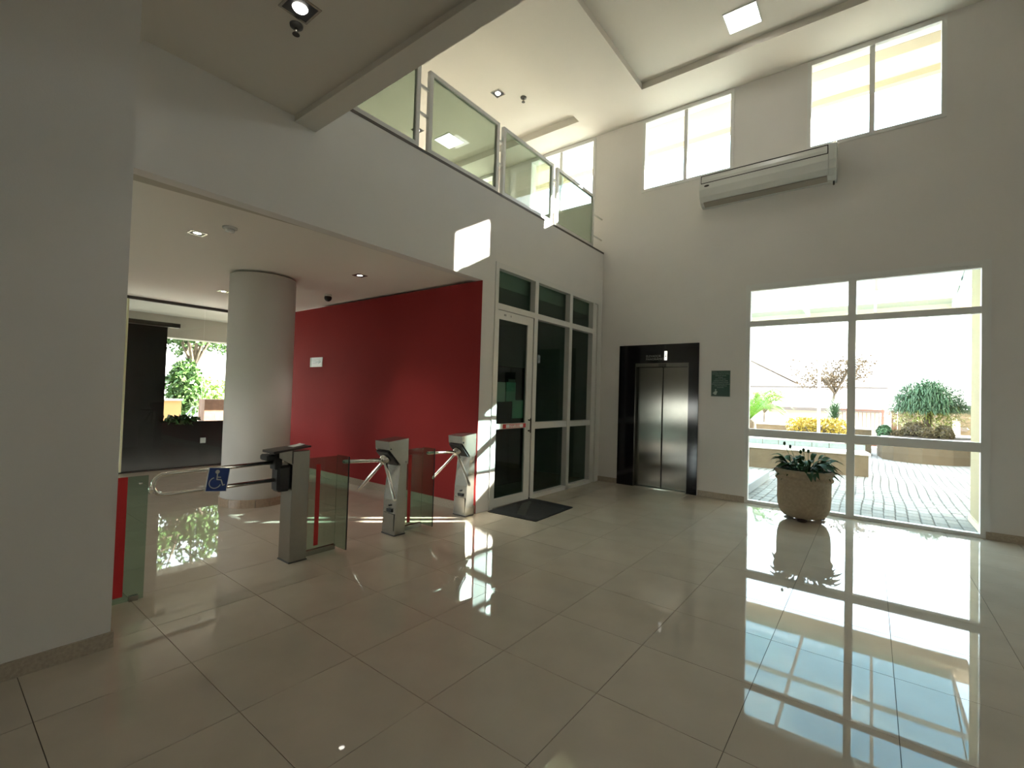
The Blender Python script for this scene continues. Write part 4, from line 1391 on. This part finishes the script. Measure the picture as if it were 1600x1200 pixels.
obj('ridge', MB().tube([(xl, YR, r1.z + .02), (xr + .2, YR, r1.z + .02)], 0.07, 8), M['darkroof'], hs)
g0, g1, g2 = at(1165, 560, 36), at(1240, 598, 36), at(1240, 640, 36)
gh = thing('gabled_house', 'cream gabled house rising behind the small yellowish tree', 'house', (-6, 36, 0))
obj('gable_wall', MB().prism([(g0.x - 3, -.3), (g1.x, -.3), (g1.x, g1.z), (g0.x - .5, g0.z + .25), (g0.x - 3, g0.z - .9)], 1, 36.6, 42), M['house'], gh)
obj('roof', MB().prism([(g1.x + .2, g1.z - .02), (g0.x - .5, g0.z + .3), (g0.x - .5, g0.z + .5), (g1.x + .2, g1.z + .14)], 1, 36.4, 42.2), M['rooftile'], gh)

# added stepped block right of the courtyard, out of view, shaped to cut the low sun
ab = thing('added_sun_block', 'added tall stepped pale block, unseen right of the courtyard, cutting the low sun', 'building', (7, 14.3, 0))
obj('lower_sun_block', MB().box(5.48, 6.42, 14, 19.0, -.1, 5.83), M['creamw'], ab)
obj('middle_sun_block', MB().box(2.95, 5.48, 14, 19.0, -.1, 6.93), M['creamw'], ab)
obj('tall_sun_block', MB().box(7.02, 10.5, 14, 14.6, -.1, 11.0).box(6.42, 7.02, 14, 14.02, -.1, 5.6), M['creamw'], ab)
for wx in (3.4, 4.4, 5.6, 7.5, 8.6):
    for wz_ in (1.0, 3.9):
        obj('window', MB().box(wx, wx + .7, 13.96, 14.0, wz_, wz_ + 1.2), M['darkroof'], ab)  # dark window panels dressing the added block

# ------------------------------------------------------------------ porch and street beyond the hall glass
PXX = -9.96
struct('wall_porch', MB().box(PXX - .35, PXX, -4.0, 2.77, -.06, 2.556), M['darkwall'])
struct('ceiling_porch', MB().box(-12.0, HALLX - .21, -4, 9.0, 2.92, 3.4).box(-12.0, -11.6, -4, 9, 2.47, 2.95), M['porch'])
struct('trim_4', MB().box(-9.95, -9.85, -1, 2.93, 2.50, 2.575), M['dark'])
pw = thing('porch_parapet', 'low dark parapet wall outside the hall glass', 'wall', (PXX, 4.5, 0))
obj('wall', MB().box(PXX - .12, PXX, 2.77, 8.0, -.06, 0.81), M['darkwall'], pw)
obj('socket_plate', MB().box(PXX, PXX + .005, 3.36, 3.45, 0.40, 0.50), M['engrave'], pw)
rg = random.Random(9)
f = obj('parapet_plants', cloud((PXX - .05, 3.02, 0.84), (0.12, 0.34, 0.10), 160, 0.06, rg, 0.1), M['leaf'], pw)
f['kind'] = 'stuff'


def atx(px, py, x):
    d = rt * (px - 800) - up * (py - 600) + fw * FPX
    t_ = x / d.x
    return Vector((x, d.y * t_, CAM_H + d.z * t_))


bb0, bb1 = atx(320, 624, -13.5), atx(352, 660, -13.5)
bb = thing('brown_meter_cabinet', 'brown masonry cabinet with a small white tag beyond the hall glass', 'cabinet', (-13.5, (bb0.y + bb1.y) / 2, 0))
obj('body', MB().box(-13.9, -13.5, bb0.y, bb1.y + .4, -.06, bb0.z), M['brown'], bb)
tg0 = atx(339, 650, -13.5)
obj('tag', MB().box(-13.5, -13.49, tg0.y - .035, tg0.y + .035, tg0.z - .05, tg0.z + .05), M['signw'], bb)
q0, q1 = atx(284, 636, -14.2), atx(319, 660, -14.2)
gg = thing('galvanised_gate', 'small galvanised tube gate left of the brown cabinet', 'gate', (-14.2, (q0.y + q1.y) / 2, 0))
obj('gate_frame', MB().tube([(-14.2, q0.y, -.05), (-14.2, q0.y, q0.z - .4), (-14.2, q0.y + .25, q0.z), (-14.2, q1.y, q0.z), (-14.2, q1.y, -.05)], 0.022, 8), M['galv'], gg)
for k in range(1, 5):
    yy = q0.y + (q1.y - q0.y) * k / 5
    obj('bar', MB().tube([(-14.2, yy, 0), (-14.2, yy, q0.z - (.15 if k == 1 else 0))], 0.010, 6), M['galv'], gg)
obj('middle_rail', MB().tube([(-14.2, q0.y, .45), (-14.2, q1.y, .45)], 0.014, 6), M['galv'], gg)
w0, w1 = atx(258, 626, -16), atx(282, 660, -16)
ow = thing('orange_wall', 'short orange rendered wall beyond the hall glass', 'wall', (-16, (w0.y + w1.y) / 2, 0))
obj('wall', MB().box(-16.2, -16, w0.y - .3, w1.y, -.06, w0.z), M['orange'], ow)
obj('coping', MB().box(-16.25, -15.95, w0.y - .33, w1.y + .03, w0.z, w0.z + .05), M['coping'], ow)
pT = atx(283, 640, -19)
tree('street_tree', 'tall leafy street tree with a pale leaning trunk beyond the hall glass', (-19, pT.y, -.06), 5.2, 2.1, 5200, 0.10, M['tree1'], 41, 0.13, (0.0, 0.7), fork=0.42, crown_flat=.7)
pT2 = atx(333, 640, -26)
tree('street_tree', 'broad street tree behind the brown masonry cabinet', (-26, pT2.y + 1.6, -.06), 5.6, 2.5, 4200, 0.11, M['tree1'], 43, 0.14, (0, .4), fork=0.4)
sA, sB = atx(262, 640, -18), atx(310, 640, -18)
rg = random.Random(17)
bu = thing('street_bush', 'dense dark green bush below the leaning street tree', 'shrub', (-18, (sA.y + sB.y) / 2, 0))
f = obj('foliage', cloud((-18, (sA.y + sB.y) / 2, 1.35), (.8, (sB.y - sA.y) * .6, 1.0), 2600, 0.09, rg, 0.3), M['tree1'], bu)
f['kind'] = 'stuff'
obj('branches', MB().tube([(-18, (sA.y + sB.y) / 2, -.06), (-18, (sA.y + sB.y) / 2, 1.2)], .06, 6), M['bark'], bu)
bu2 = thing('street_hedge', 'pale green leafy hedge behind the brown masonry cabinet', 'hedge', (-20.5, atx(340, 640, -20.5).y, 0))
f = obj('foliage', cloud((-20.5, atx(338, 640, -20.5).y, 1.1), (.7, 1.3, .75), 1800, 0.08, rg, 0.3), mat('hedge_leaf', (0.16, 0.26, 0.05), 0.6, var=.4, scale=3), bu2)
f['kind'] = 'stuff'
obj('branches', MB().tube([(-20.5, atx(340, 640, -20.5).y, -.06), (-20.5, atx(340, 640, -20.5).y, .9)], .05, 6), M['bark'], bu2)
